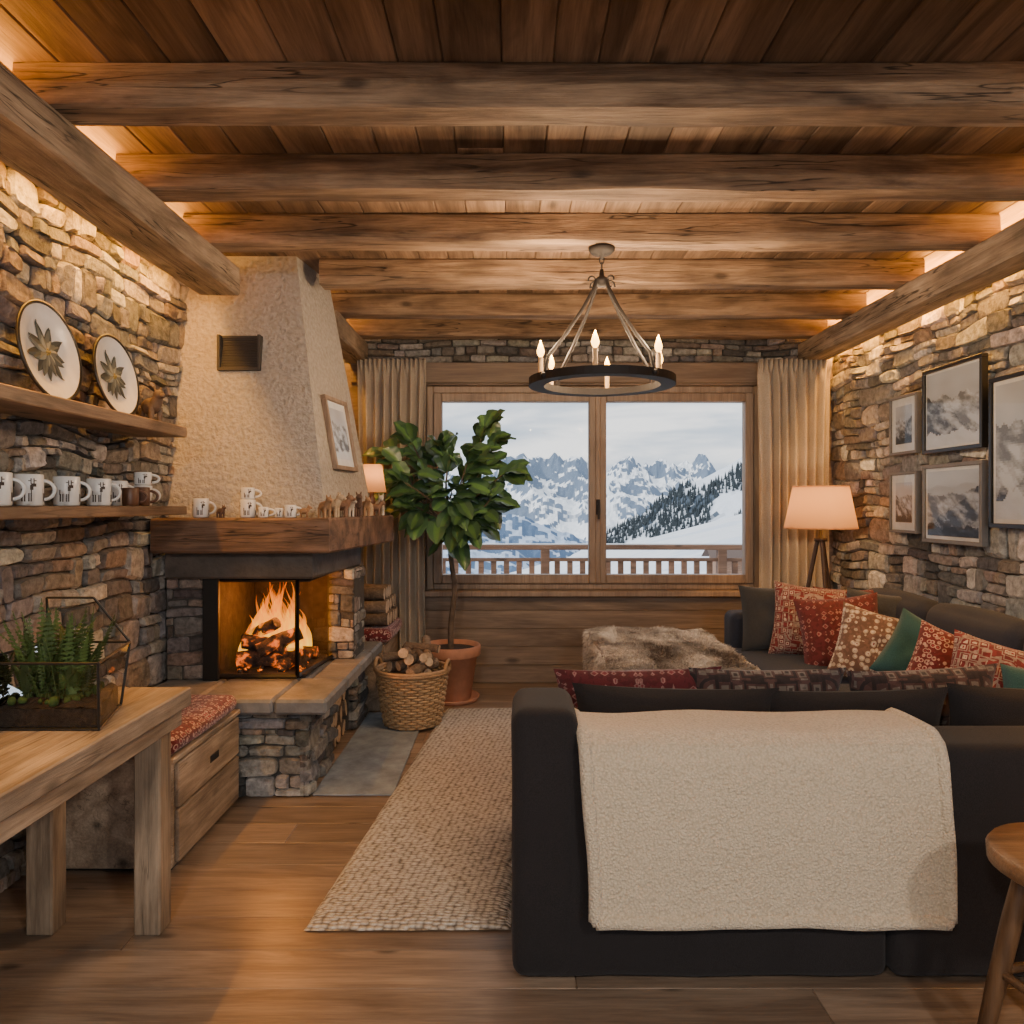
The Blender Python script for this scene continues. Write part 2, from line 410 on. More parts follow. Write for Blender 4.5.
# ------------------------------------------------------------------ curtains
def curtain(x0,x1,sd):
    mb=MB(); z0,z1=.015,2.29; W=x1-x0
    def fn(u,v):
        z=z0+(z1-z0)*v
        k=1-.10*math.sin(v*pi)*.6
        x=(x0+x1)/2+(u-.5)*W*k
        f=u*7.5+noise.noise(Vector((u*3,v*.6,sd)))*.7
        y=YB-.16+.042*math.sin(2*pi*f)*(1-.25*v)+.016*noise.noise(Vector((u*8,v*2,sd+4)))
        if v>.955: y=YB-.16+.022*math.sin(2*pi*u*15)
        return (x,y,z)
    mb.grid(fn,150,40,0,(.5,.5,.5)); o=mb.build('curtain',[M_linen])
    m=o.modifiers.new('s','SOLIDIFY'); m.thickness=.003
curtain(-1.08,-.60,1); curtain(1.72,2.235,7)
# ------------------------------------------------------------------ beams
ys=[2.156,2.72,3.28,3.885,4.52,5.08]
x0s=[-1.44,-1.44,-1.44,-1.0,-1.2,-1.2]
for i,(yy,xx) in enumerate(zip(ys,x0s)):
    mb=MB(); mb.beam((xx,yy+.065,2.484),(2.14,yy+.065,2.484),.125,.131); mb.build('ceiling_beam',[M_beam])
for yy in(1.58,1.0,.42,-.16,-.74,-1.3):
    mb=MB(); mb.beam((-1.44,yy+.065,2.484),(2.14,yy+.065,2.484),.125,.131); mb.build('ceiling_beam',[M_beam])
mb=MB(); mb.beam((-1.415,YF,2.35),(-1.415,3.62,2.35),.20,.135); mb.build('support_beam',[M_beamY])
mb=MB(); mb.beam((2.12,YF,2.35),(2.12,YB-.06,2.35),.17,.135); mb.build('support_beam',[M_beamY])
mb=MB(); mb.beam((-1.10,4.42,2.35),(-1.10,YB-.06,2.35),.15,.135); mb.build('support_beam',[M_beamY])
# LED cove strips
M_led=emis('led_warm',(1,.45,.08),3.5)
def cove(x,ya_,yb_,nx,ed=66,eu=88):
    mb=MB(); mb.box(x-.006,x+.006,ya_,yb_,2.40,2.414,0,.002); mb.build('led_strip',[M_led])
    for dz,rx,e in((-.02,0,ed),(.03,pi,eu)):
        L=bpy.data.lights.new('cove','AREA'); L.shape='RECTANGLE'; L.size=.03; L.size_y=yb_-ya_; L.energy=e*(yb_-ya_)/5; L.color=(1,.43,.055)
        o=bpy.data.objects.new('cove_light',L); S.collection.objects.link(o); o.location=(x+nx*.03,(ya_+yb_)/2,2.408+dz); o.rotation_euler=(rx,0,0)
cove(-1.536,.3,3.6,-1); cove(2.225,.3,5.3,1)
cove(-1.20,4.45,5.3,-1,40,60)
# ------------------------------------------------------------------ fireplace
m,nt,b=newmat('rough_plaster'); M_plas=m
tc=N(nt,'TexCoord'); n=N(nt,'TexNoise'); n.inputs['Scale'].default_value=48; n.inputs['Detail'].default_value=7; nt.links.new(tc.outputs['Object'],n.inputs['Vector'])
nt.links.new(ramp(nt,n.outputs[0],[(.3,(.36,.33,.285)),(.7,(.50,.465,.41))]),b.inputs['Base Color']); b.inputs['Roughness'].default_value=.95
bumpn(nt,b,n.outputs[0],.9,.022)
M_flag=attrmat('flagstone',.6,9,.7,.6,1.3)
M_soot=plain('soot_brick',(.035,.025,.02),.95,var=.4,bump=.6)
M_fglass=glassmat('fire_glass',1.2)
mb=MB()
WL=XL+.06
def poly(b4,t4,zb,zt,mat,n=10):
    vs=[]
    for i in range(n+1):
        k=i/n
        for (p,q) in zip(b4,t4): vs.append((p[0]+(q[0]-p[0])*k,p[1]+(q[1]-p[1])*k,zb+(zt-zb)*k))
    fs=[]
    for i in range(n):
        for j in range(4):
            j2=(j+1)%4; fs.append((i*4+j,i*4+j2,(i+1)*4+j2,(i+1)*4+j))
    fs.append((3,2,1,0)); fs.append(tuple(n*4+j for j in range(4)))
    mb.add(vs,fs,mat,None,False)
poly([(XL+.02,3.62),(-.90,3.62),(-.81,4.35),(XL+.02,4.35)],[(XL+.02,3.86),(-1.11,3.86),(-1.05,4.3),(XL+.02,4.3)],1.21,CH,0)
def prism(pts,z0,z1,mat,b=.01,col=None):
    c=Vector((sum(p[0] for p in pts)/len(pts),sum(p[1] for p in pts)/len(pts),0)); n=len(pts)
    def ins(k): return [((p[0]-c.x)*(1-k)+c.x,(p[1]-c.y)*(1-k)+c.y) for p in pts]
    i1=ins(b*1.6); rings=[(i1,z0),(pts,z0+b),(pts,z1-b),(i1,z1)]
    vs=[(x,y,z) for (r,z) in rings for (x,y) in r]
    fs=[(k*n+j,k*n+(j+1)%n,(k+1)*n+(j+1)%n,(k+1)*n+j) for k in range(3) for j in range(n)]
    fs.append(tuple(range(n))[::-1]); fs.append(tuple(3*n+j for j in range(n)))
    mb.add(vs,fs,mat,col)
prism([(WL,3.40),(-.83,3.40),(-.72,4.56),(WL,4.56)],1.05,1.21,1)
prism([(WL+.02,3.50),(-.93,3.50),(-.87,4.32),(WL+.02,4.32)],.925,1.05,2,col=(.085,.068,.056))
BR=[(.17,.125,.105),(.20,.155,.13),(.13,.115,.105),(.22,.19,.165),(.16,.15,.14)]
mb.box(WL,-1.46,3.58,4.3,.44,.925,3)
stones(mb,(WL,3.58,.44),(1,0,0),(0,0,1),(0,-1,0),-1.46-WL,.485,mat=4,dep=(.02,.035),hr=(.04,.09),wr=(.07,.18),pal=BR,back=3)
mb.box(-1.46,-1.40,3.56,4.15,.44,.925,5); mb.box(-1.40,-.97,4.08,4.2,.44,.925,5); mb.box(-1.40,-.99,3.60,4.08,.44,.46,5); mb.box(-1.40,-.96,3.56,4.1,.905,.93,5)
mb.box(-1.0,-.87,4.06,4.30,.44,.925,3)
stones(mb,(-.99,4.06,.44),(1,0,0),(0,0,1),(0,-1,0),.14,.485,mat=4,dep=(.02,.04),hr=(.04,.10),wr=(.07,.14),back=3)
stones(mb,(-.87,4.04,.44),(0,1,0),(0,0,1),(1,0,0),.28,.485,mat=4,dep=(.015,.03),hr=(.04,.10),wr=(.08,.2),back=3)
def fr(p,q,z0,z1,w=.018):
    p=Vector((*p,0));q=Vector((*q,0)); U=Vector((0,0,1))
    for z in(z0,z1): mb.tube([p+U*z,q+U*z],w*.6,4,6,smooth=False)
    for a in(p,q): mb.tube([a+U*z0,a+U*z1],w*.6,4,6,smooth=False)
    mb.add([p+U*z0,q+U*z0,q+U*z1,p+U*z1],[(0,1,2,3)],7)
fr((-1.395,3.56),(-1.02,3.56),.455,.915); fr((-1.02,3.56),(-.965,4.06),.455,.915)
mb.box(-1.46,-1.385,3.535,3.565,.44,.925,6)
def slab(a,b_,c,d,z0,z1):
    k=R.uniform(.8,1.15); mb.box(a,b_,c,d,z0,z1,8,.012,col=(.17*k,.172*k,.175*k))
for (a,b_) in((WL,-1.36),(-1.355,-1.02),(-1.015,-.79)): slab(a,b_,3.19,3.60,.375,.44)
slab(WL,-.97,3.605,4.58,.375,.44)
for (c,d) in((3.605,3.92),(3.925,4.25),(4.255,4.58)): slab(-.965,-.79,c,d,.375,.44)
mb.box(WL,-.92,3.29,3.72,0.001,.375,3); stones(mb,(WL,3.29,0.001),(1,0,0),(0,0,1),(0,-1,0),-.88-WL,.374,mat=4,hr=(.045,.11),wr=(.10,.26),back=3)
stones(mb,(-.92,3.25,0.001),(0,1,0),(0,0,1),(1,0,0),.49,.374,mat=4,hr=(.045,.11),wr=(.10,.26),back=3)
mb.box(WL,-1.25,3.7,4.5,0.001,.375,3)
mb.box(WL,-.92,4.22,4.56,0.001,.375,3); stones(mb,(-.92,4.22,0.001),(0,1,0),(0,0,1),(1,0,0),.35,.374,mat=4,hr=(.045,.11),wr=(.10,.26),back=3)
def hoodY(z): return 3.62+.24*(z-1.21)/(CH-1.21)
g0,g1=1.94,2.12
for k in range(12):
    z=g0+.018+k*(g1-g0-.036)/11; mb.box(-1.455,-1.27,hoodY(z)-.010,hoodY(z)+.004,z-.0045,z+.0045,9,.001)
for (a,b_,c,d) in((-1.47,-1.255,g0,g0+.014),(-1.47,-1.255,g1-.014,g1),(-1.47,-1.456,g0,g1),(-1.269,-1.255,g0,g1)):
    mb.box(a,b_,hoodY((c+d)/2)-.018-abs(d-c)*.09,hoodY(d)+.01,c,d,9,.002)
mb.add([(-1.46,hoodY(g0)-.003,g0+.01),(-1.265,hoodY(g0)-.003,g0+.01),(-1.265,hoodY(g1)-.003,g1-.01),(-1.46,hoodY(g1)-.003,g1-.01)],[(0,1,2,3)],6)
mb.build('fireplace',[M_plas,M_mantel,M_flag,M_mortar,M_stone,M_soot,M_blk,M_fglass,M_flag,plain('vent_bronze',(.05,.045,.04),.6)])
# ---- logs helper
M_bark=attrmat('bark',.95,40,1.0,.5,1.3); M_cut=plain('cut_wood',(.50,.37,.25),.8,var=.25,scale=60)
m,nt,b=newmat('charred_wood'); tc=N(nt,'TexCoord'); n=N(nt,'TexNoise'); n.inputs['Scale'].default_value=22; n.inputs['Detail'].default_value=6; nt.links.new(tc.outputs['Object'],n.inputs['Vector'])
nt.links.new(ramp(nt,n.outputs[0],[(.35,(.02,.012,.01)),(.7,(.13,.07,.045))]),b.inputs['Base Color']); b.inputs['Roughness'].default_value=.95
nt.links.new(ramp(nt,n.outputs[0],[(.56,(0,0,0)),(.68,(1,.16,.01))]),b.inputs['Emission Color']); b.inputs['Emission Strength'].default_value=1.5; bumpn(nt,b,n.outputs[0],1,.02); M_char=m
def log(mb,p,q,r,mats=(0,1)):
    p=Vector(p);q=Vector(q); n=5; pts=[p.lerp(q,i/n)+Vector([R.uniform(-.1,.1)*r for _ in range(3)]) for i in range(n+1)]
    k=R.uniform(.7,1.3)
    mb.tube(pts,[r*R.uniform(.93,1.05) for _ in pts],9,mats[0],(.19*k,.135*k,.095*k),cap=mats[1])
mb=MB()
for (p,q,r) in [((-1.35,3.68,.51),(-1.08,3.76,.51),.045),((-1.32,3.84,.51),(-1.03,3.70,.52),.042),((-1.33,3.72,.595),(-1.12,3.70,.57),.040),((-1.24,3.66,.56),(-1.05,3.74,.64),.038),((-1.28,3.95,.50),(-1.02,3.93,.5),.035),((-1.34,3.76,.60),(-1.16,3.70,.69),.030),((-1.12,3.64,.49),(-1.05,3.9,.50),.03)]:
    log(mb,p,q,r,(0,0))
m,nt,b=newmat('embers'); n=N(nt,'TexNoise'); n.inputs['Scale'].default_value=40; tc=N(nt,'TexCoord'); nt.links.new(tc.outputs['Object'],n.inputs['Vector'])
b.inputs['Base Color'].default_value=(.03,.02,.015,1); nt.links.new(ramp(nt,n.outputs[0],[(.5,(0,0,0)),(.66,(1,.18,.01))]),b.inputs['Emission Color']); b.inputs['Emission Strength'].default_value=2; M_emb=m
for i in range(60): mb.ball((R.uniform(-1.36,-1.03),R.uniform(3.62,4.0),.468),R.uniform(.008,.016),1,seg=6,rings=4)
mb.build('burning_logs',[M_char,M_emb])
# flames
m,nt,b=newmat('flame'); out=nt.nodes['Material Output']; lk=nt.links.new
tc=N(nt,'TexCoord'); sx=N(nt,'SeparateXYZ'); lk(tc.outputs['Object'],sx.inputs[0])
n=N(nt,'TexNoise'); n.inputs['Scale'].default_value=14; n.inputs['Detail'].default_value=4; n.inputs['Distortion'].default_value=1; mp=N(nt,'Mapping'); mp.inputs['Scale'].default_value=(2.2,2.2,.6); lk(tc.outputs['Object'],mp.inputs[0]); lk(mp.outputs[0],n.inputs['Vector'])
ma=N(nt,'Math',operation='MULTIPLY_ADD'); lk(sx.outputs[2],ma.inputs[0]); ma.inputs[1].default_value=2.0
mm=N(nt,'Math',operation='MULTIPLY_ADD'); lk(n.outputs[0],mm.inputs[0]); mm.inputs[1].default_value=1.5; mm.inputs[2].default_value=-.75; lk(mm.outputs[0],ma.inputs[2])
colr=ramp(nt,ma.outputs[0],[(0,(1,.50,.04)),(.3,(1,.31,.010)),(.75,(.9,.13,.002))])
alp=ramp(nt,ma.outputs[0],[(.05,.60),(.45,.34),(1,.0)])
em=N(nt,'Emission'); em.inputs[1].default_value=2.3; lk(colr,em.inputs[0]); tr=N(nt,'BsdfTransparent'); mx=N(nt,'MixShader'); lk(alp,mx.inputs[0]); lk(tr.outputs[0],mx.inputs[1]); lk(em.outputs[0],mx.inputs[2]); lk(mx.outputs[0],out.inputs[0]); M_flame=m
mb=MB()
for i in range(42):
    bx=R.uniform(-1.35,-1.06); by=R.uniform(3.72,3.98); cz=1-abs(bx+1.23)/.18; h=R.uniform(.14,.24)+.27*max(0,cz)*R.uniform(.4,1); h=min(h,.41); r0=R.uniform(.018,.040)
    pts=[];rr=[]; ph=R.random()*6
    for k in range(15):
        t=k/14; pts.append((bx+.030*math.sin(ph+t*6)*t+(-1.2-bx)*.35*t,by+.02*math.cos(ph*1.3+t*4)*t,.49+h*t)); rr.append(max(.0006,r0*(math.sin(pi*min(1,t*.75+.25))**1.1)*(1-t*.6)))
    mb.tube(pts,rr,8,0)
mb.build('fire_flames',[M_flame])
def point(name,loc,e,c,r=.03):
    L=bpy.data.lights.new(name,'POINT'); L.energy=e; L.color=c; L.shadow_soft_size=r
    o=bpy.data.objects.new(name,L); S.collection.objects.link(o); o.location=loc
point('fire_light',(-1.17,3.74,.78),12,(1,.32,.045),.07)
mb=MB()
for i in range(4):
    for j in range(3):
        yy=3.79+i*.105+(j%2)*.03; zz=.055+j*.095
        if yy<4.18: log(mb,(-1.2,yy,zz),(-.92,yy+R.uniform(-.01,.01),zz),.047)
mb.build('firewood_stack',[M_bark,M_cut])
mb=MB(); mb.box(-.87,-.52,3.27,4.56,.001,.010,0,.003,col=(.25,.285,.32)); mb.build('slate_hearth_tile',[M_flag])
mb=MB(); mb.box(XL+.08,-1.165,2.57,3.17,.02,.385,0,.006); mb.box(XL+.08,-1.15,2.555,3.18,.385,.405,0,.004)
mb.box(-1.166,-1.150,2.59,3.16,.035,.215,0,.004); mb.box(-1.166,-1.150,2.59,3.16,.225,.378,0,.004)
mb.box(-1.152,-1.148,2.86,2.94,.285,.312,1,.012); mb.box(XL+.08,-1.18,2.6,3.15,.001,.02,1)
mb.build('storage_bench',[M_oak,M_blk])
mb=MB(); mb.soft(XL+.09,-1.155,2.56,3.165,.407,.475,.03,.012,n=8); mb.build('bench_cushion',[M_red2])
mb=MB(); mb.box(WL+.04,-.80,4.60,5.19,.001,.42,0,.006); mb.box(-.801,-.788,4.63,5.17,.03,.40,0,.004); mb.build('storage_bench',[M_oak])
mb=MB(); mb.soft(WL+.05,-.75,4.61,5.14,.421,.505,.03,.01); mb.build('bench_cushion',[M_red2])
mb=MB()
for j in range(3):
    for i in range(6-j):
        if 4.68+i*.085+j*.04<5.1: log(mb,(-1.3,4.68+i*.085+j*.04,.555+j*.075),(-.77-j*.02,4.68+i*.085+j*.04,.555+j*.075),.04)
mb.build('firewood_stack',[M_bark,M_cut])
# ------------------------------------------------------------------ shelves
for z0,z1 in((1.565,1.61),(1.228,1.266)):
    mb=MB(); mb.box(XL+.055,-1.42,.7,3.28,z0,z1,0,.004); mb.build('wall_shelf',[M_shelf])
def plate(y,r):
    mb=MB(); M=Matrix.Translation((-1.565,y,1.61+r*.985))@Matrix.Rotation(-.16,4,'Y')@Matrix.Rotation(pi/2,4,'Y')
    mb.lathe([(0,.006),(r*.62,.006),(r*.70,.014),(r*.925,.024)],48,mat=0,M=M)
    mb.lathe([(r*.925,.024),(r*.95,.029),(r,.026),(r*.985,.019),(r*.94,.017),(r*.70,.006),(r*.62,0),(0,0)],48,mat=1,M=M)
    for lay,(nn,L,W,c) in enumerate([(9,.64,.20,(.075,.085,.075)),(8,.54,.19,(.15,.165,.14)),(7,.34,.15,(.30,.31,.25))]):
        for k in range(nn):
            a=2*pi*k/nn+lay*.39; LL=L*(1 if k%2 else .88)
            vs=[];n_=10
            for i in range(n_+1):
                t=i/n_; w=W*r*math.sin(pi*t**.9)**.8*.5+.0003
                for sgn in(-1,0,1):
                    vs.append((LL*r*t*math.cos(a)-sgn*w*math.sin(a),LL*r*t*math.sin(a)+sgn*w*math.cos(a),.0075+lay*.0014+(.0022 if sgn==0 else 0)+(.008*max(0,(LL*t-.6)/.1))))
            fs=[(i*3+j,(i+1)*3+j,(i+1)*3+j+1,i*3+j+1) for i in range(n_) for j in(0,1)]
            cl=[c if f%2 else tuple(q*.55 for q in c) for f in range(len(fs))]
            mb.add(vs,fs,2,cl,False,M)
    for k in range(7):
        a=k*2.4; q=r*.028*math.sqrt(k); mb.ball((q*math.cos(a),q*math.sin(a),.013),r*.024,2,(.34,.26,.07),6,4,M)
    mb.build('decorative_plate',[M_white,M_blk,M_attr])
plate(2.51,.172); plate(2.93,.163)
DEER=[(-.016,.036,.014,.054),(-.015,.014,-.010,.04),(-.007,.014,-.003,.04),(.004,.014,.008,.04),(.010,.014,.014,.04),(.009,.05,.018,.066),(.012,.060,.026,.070),(.010,.068,.013,.086),(.018,.068,.021,.086),(.004,.077,.013,.080),(.018,.077,.027,.080)]
def mug(x,y,z,r=.037,h=.085,body=0,deer=True,ha=.55,name='coffee_mug'):
    mb=MB()
    mb.lathe([(0,0),(r*.9,0),(r,.006),(r,h-.003),(r-.002,h),(r-.005,h-.003),(r-.005,.008),(0,.008)],28,(x,y,z),body)
    c,s=math.cos(ha),math.sin(ha)
    pts=[(x+(r-.002+.030*math.sin(t))*c,y+(r-.002+.030*math.sin(t))*s,z+h*.5-h*.3*math.cos(t)) for t in [pi*i/10 for i in range(11)]]
    mb.tube(pts,.0055,8,body)
    if deer:
        fa=math.atan2(-y,-x); sc=r/.041
        for off in(-.15,1.45,-1.75):
            for (a,b_,c_,d) in DEER:
                q=[]
                for (u,w) in((a,b_),(c_,b_),(c_,d),(a,d)):
                    an=fa+off+u*sc/r; q.append((x+(r+.0008)*math.cos(an),y+(r+.0008)*math.sin(an),z+w*h/.1))
                mb.add(q,[(0,1,2,3)],2)
    mb.build(name,[M_white,M_brown,M_decal])
for yy in(2.05,2.21,2.36,2.56,2.76): mug(-1.52,yy,1.267,.041,.10)
mug(-1.49,2.93,1.267,.030,.07,body=1,deer=False); mug(-1.57,2.99,1.267,.034,.10); mug(-1.50,3.04,1.267,.03,.075,body=1,deer=False)
mug(-1.55,3.15,1.267,.036,.085); mug(-1.55,3.15,1.353,.034,.055)
for (x,y,r,h) in((-1.46,3.52,.036,.09),(-1.24,3.52,.036,.085),(-1.16,3.50,.024,.05),(-1.10,3.54,.02,.045),(-1.035,3.5,.028,.06)): mug(x,y,1.211,r,h)
mug(-1.24,3.52,1.297,.032,.055)
M_fig=attrmat('carved_wood',.6,30,.4,.7,1.2)
def figurine(x,y,z,s,col,rot=0,name='carved_animal_figurine'):
    mb=MB(); M=Matrix.Translation((x,y,z))@Matrix.Rotation(rot,4,'Z')@Matrix.Scale(s,4)
    mb.ball((0,0,.55),(.42,.24,.26),0,col,M=M); mb.ball((.42,0,.86),(.19,.15,.16),0,col,M=M); mb.ball((.60,0,.82),(.11,.08,.08),0,col,M=M)
    mb.tube([(.25,0,.62),(.42,0,.84)],[.2,.13],8,0,col,M=M)
    for sx in(-.26,.24):
        for sy in(-.13,.13): mb.tube([(sx,sy,.5),(sx,sy,.0)],[.09,.07],8,0,col,M=M)
    for sy in(-.08,.08): mb.tube([(.38,sy,.98),(.36,sy*1.5,1.12)],[.05,.015],6,0,col,M=M)
    mb.tube([(-.4,0,.6),(-.56,0,.45)],[.06,.03],6,0,col,M=M)
    mb.build(name,[M_fig])
figurine(-1.53,3.18,1.611,.14,(.12,.085,.065),-.6)
cc=[(.35,.2,.1),(.5,.38,.25),(.22,.12,.07),(.55,.5,.42),(.12,.07,.05)]
for i,(x,y) in enumerate([(-.865,3.46),(-.862,3.58),(-.845,3.70),(-.83,3.80),(-.81,3.91),(-.79,4.01),(-.785,4.12),(-.77,4.23),(-.765,4.34),(-1.36,3.50),(-.97,3.50)]): figurine(x,y,1.211,R.uniform(.08,.115) if i<9 else .055,cc[i%5],R.uniform(-1.6,.2))
# picture art
def art(mb,mat,P,u,v,W,H,seed,nx=54,ny=40):
    P=Vector(P);u=Vector(u);v=Vector(v); vs=[];fs=[];cl=[]
    for j in range(ny+1):
        for i in range(nx+1): vs.append(P+u*(W*i/nx)+v*(H*j/ny))
    for j in range(ny):
        for i in range(nx):
            a=(i+.5)/nx; t=(j+.5)/ny; fs.append((j*(nx+1)+i,j*(nx+1)+i+1,(j+1)*(nx+1)+i+1,(j+1)*(nx+1)+i))
            g=.56+.10*noise.noise(Vector((a*3,t*5,seed)))
            r1=.66+.14*noise.fractal(Vector((a*3,seed,0)),.9,2,5); r2=.42+.55*(a-.5)*(1 if int(seed)%2 else -1)+.08*noise.fractal(Vector((a*5,seed+5,0)),.9,2,5); r3=.16+.08*noise.fractal(Vector((a*5,seed+9,0)),.8,2,5)
            q=noise.fractal(Vector((a*5+t*6,t*5-a*2,seed)),.8,2,6)
            if t<r1: g=.42+.5*max(-.4,min(.5,q))
            if t<r2: g=.24+.6*max(-.25,min(.6,q))
            if t<r3: g=.70+.06*q if int(seed)%3 else .06+.08*max(0,q)
            g=max(.03,min(.8,g)); cl.append((g*.90,g,g*1.16))
    mb.add(vs,fs,mat,cl,False)
M_art=attrmat('photo_print',.35,3,0,.98,1.02); M_mat=plain('mat_board',(.74,.78,.82),.8,var=.02)
M_artglass=glassmat('picture_glass',1.3)
def pic(y0,y1,z0,z1,fm,seed,mw=.05,f=.02):
    mb=MB(); xf,xb=2.235,2.268
    mb.box(xf,xb,y0,y1,z1-f,z1,0,.002); mb.box(xf,xb,y0,y1,z0,z0+f,0,.002); mb.box(xf,xb,y0,y0+f,z0+f,z1-f,0,.002); mb.box(xf,xb,y1-f,y1,z0+f,z1-f,0,.002)
    mb.box(xf+.012,xb,y0+f,y1-f,z0+f,z1-f,1,.001)
    W=y1-y0-2*f-2*mw; H=z1-z0-2*f-2*mw
    art(mb,2,(xf+.010,y1-f-mw,z0+f+mw),(0,-1,0),(0,0,1),W,H,seed,80,60)
    mb.add([(xf+.006,y1-f,z0+f),(xf+.006,y0+f,z0+f),(xf+.006,y0+f,z1-f),(xf+.006,y1-f,z1-f)],[(0,1,2,3)],3)
    mb.build('framed_mountain_photo',[fm,M_mat,M_art,M_artglass])
M_grayframe=plain('gray_wood_frame',(.19,.18,.17),.6)
pic(4.15,4.45,1.56,1.90,M_grayframe,3.3,.045,.016)
pic(3.57,4.09,1.545,1.995,M_blk,4.2,.012)
pic(2.90,3.52,1.165,1.86,M_blk,7.7,.02)
pic(4.15,4.45,1.11,1.46,M_grayframe,6.1,.045,.016)
pic(3.57,4.09,1.07,1.485,M_grayframe,9.4,.018)
def hp(y,z):
    k=(z-1.21)/(CH-1.21); xa=-.90+(-1.11+.90)*k; ya_=3.62+.24*k; xb=-.81+(-1.05+.81)*k; yb_=4.35-.05*k
    return Vector((xa+(xb-xa)*(y-ya_)/(yb_-ya_),y,z))
A=hp(3.83,1.45);B=hp(4.16,1.45);D=hp(3.83,1.83)
u=(B-A).normalized(); v=(D-A); v=(v-u*v.dot(u)).normalized(); nn=u.cross(v).normalized()
if nn.x<0: nn=-nn
Mx=Matrix(((u.x,v.x,nn.x,A.x),(u.y,v.y,nn.y,A.y),(u.z,v.z,nn.z,A.z),(0,0,0,1)))
mb=MB(); W,H=.33,.39
mb.box(0,W,0,.022,.002,.028,0,.002,M=Mx);mb.box(0,W,H-.022,H,.002,.028,0,.002,M=Mx);mb.box(0,.022,.022,H-.022,.002,.028,0,.002,M=Mx);mb.box(W-.022,W,.022,H-.022,.002,.028,0,.002,M=Mx)
mb.box(.02,W-.02,.02,H-.02,.002,.014,1,.001,M=Mx)
art(mb,2,Mx@Vector((.055,.06,.016)),u,v,W-.11,H-.12,5.5,40,40)
mb.build('framed_mountain_photo',[M_win,M_mat,M_art])
m,nt,b=newmat('lamp_shade'); b.inputs['Base Color'].default_value=(.62,.42,.27,1); b.inputs['Roughness'].default_value=.9
out=nt.nodes['Material Output']; tl=N(nt,'BsdfTranslucent'); tl.inputs[0].default_value=(.66,.38,.17,1); mx=N(nt,'MixShader'); mx.inputs[0].default_value=.5
tc=N(nt,'TexCoord'); n=N(nt,'TexNoise'); n.inputs['Scale'].default_value=250; nt.links.new(tc.outputs['Object'],n.inputs['Vector']); bumpn(nt,b,n.outputs[0],.3)
nt.links.new(b.outputs[0],mx.inputs[1]); nt.links.new(tl.outputs[0],mx.inputs[2]); nt.links.new(mx.outputs[0],out.inputs[0]); M_shade=m
M_bulb=emis('bulb',(1,.55,.22),3)
mb=MB(); c=(-.835,4.47,1.211)
mb.lathe([(0,0),(.04,0),(.04,.012),(.018,.02),(.014,.05),(.024,.08),(.012,.12),(.008,.16),(0,.16)],16,c,0)
mb.lathe([(.085,.135),(.06,.30)],24,c,1); mb.ball((c[0],c[1],c[2]+.2),.02,2)
mb.build('table_lamp',[M_brown,M_shade,M_bulb]); point('table_lamp_light',(c[0],c[1],c[2]+.235),1.2,(1,.58,.25),.02)
# ------------------------------------------------------------------ chandelier
cx,cy=.40,3.345; mb=MB(); zr=1.80
mb.lathe([(.325,zr),(.325,zr+.035),(.312,zr+.035),(.312,zr+.012),(.268,zr+.012),(.268,zr+.030),(.258,zr+.030),(.258,zr)],56,(cx,cy,0),0,smooth=False,closed=True)
for k in range(6):
    a=math.radians(18+60*k); x=cx+.29*math.cos(a); y=cy+.29*math.sin(a)
    mb.lathe([(0,0),(.022,0),(.026,.012),(.026,.018),(.014,.018),(.0,.018)],14,(x,y,zr+.012),0)
    mb.tube([(x,y,zr+.03),(x,y,zr+.11)],.011,12,1)
    mb.lathe([(.006,0),(.015,.016),(.017,.028),(.010,.052),(.001,.075)],12,(x,y,zr+.11),2)
    point('chandelier_bulb_light',(x,y,zr+.205),13,(1,.67,.39),.018)
for k in range(4):
    a=math.radians(35+90*k); dx,dy=math.cos(a),math.sin(a)
    prof=[(.318,zr+.02),(.30,zr+.10),(.21,zr+.20),(.11,zr+.33),(.045,zr+.43),(.03,zr+.47)]
    mb.tube([(cx+r*dx,cy+r*dy,z) for r,z in prof],.008,8,0)
    mb.ball((cx+.325*dx,cy+.325*dy,zr+.016),.015,0)
    mb.tube([(cx+(.055+.025*math.cos(t))*dx,cy+(.055+.025*math.cos(t))*dy,zr+.455+.025*math.sin(t)) for t in [i*.5 for i in range(11)]],.004,6,0)
mb.lathe([(0,zr+.44),(.02,zr+.445),(.034,zr+.46),(.034,zr+.475),(.012,zr+.49),(.008,zr+.52),(0,zr+.52)],18,(cx,cy,0),0)
for k in range(3):
    z=zr+.535+k*.027
    P=[]
    for i in range(13):
        t=2*pi*i/12; d=(math.cos(t)*.010,0) if k%2 else (0,math.cos(t)*.010); P.append((cx+d[0],cy+d[1],z+math.sin(t)*.018))
    mb.tube(P,.003,6,0)
mb.lathe([(0,2.417),(.058,2.417),(.058,2.405),(.045,2.39),(.012,2.385),(.008,2.365),(0,2.365)],24,(cx,cy,0),0)
mb.build('chandelier',[M_dark,plain('ivory_candle',(.7,.48,.26),.6),emis('candle_bulb',(1,.55,.12),9)])
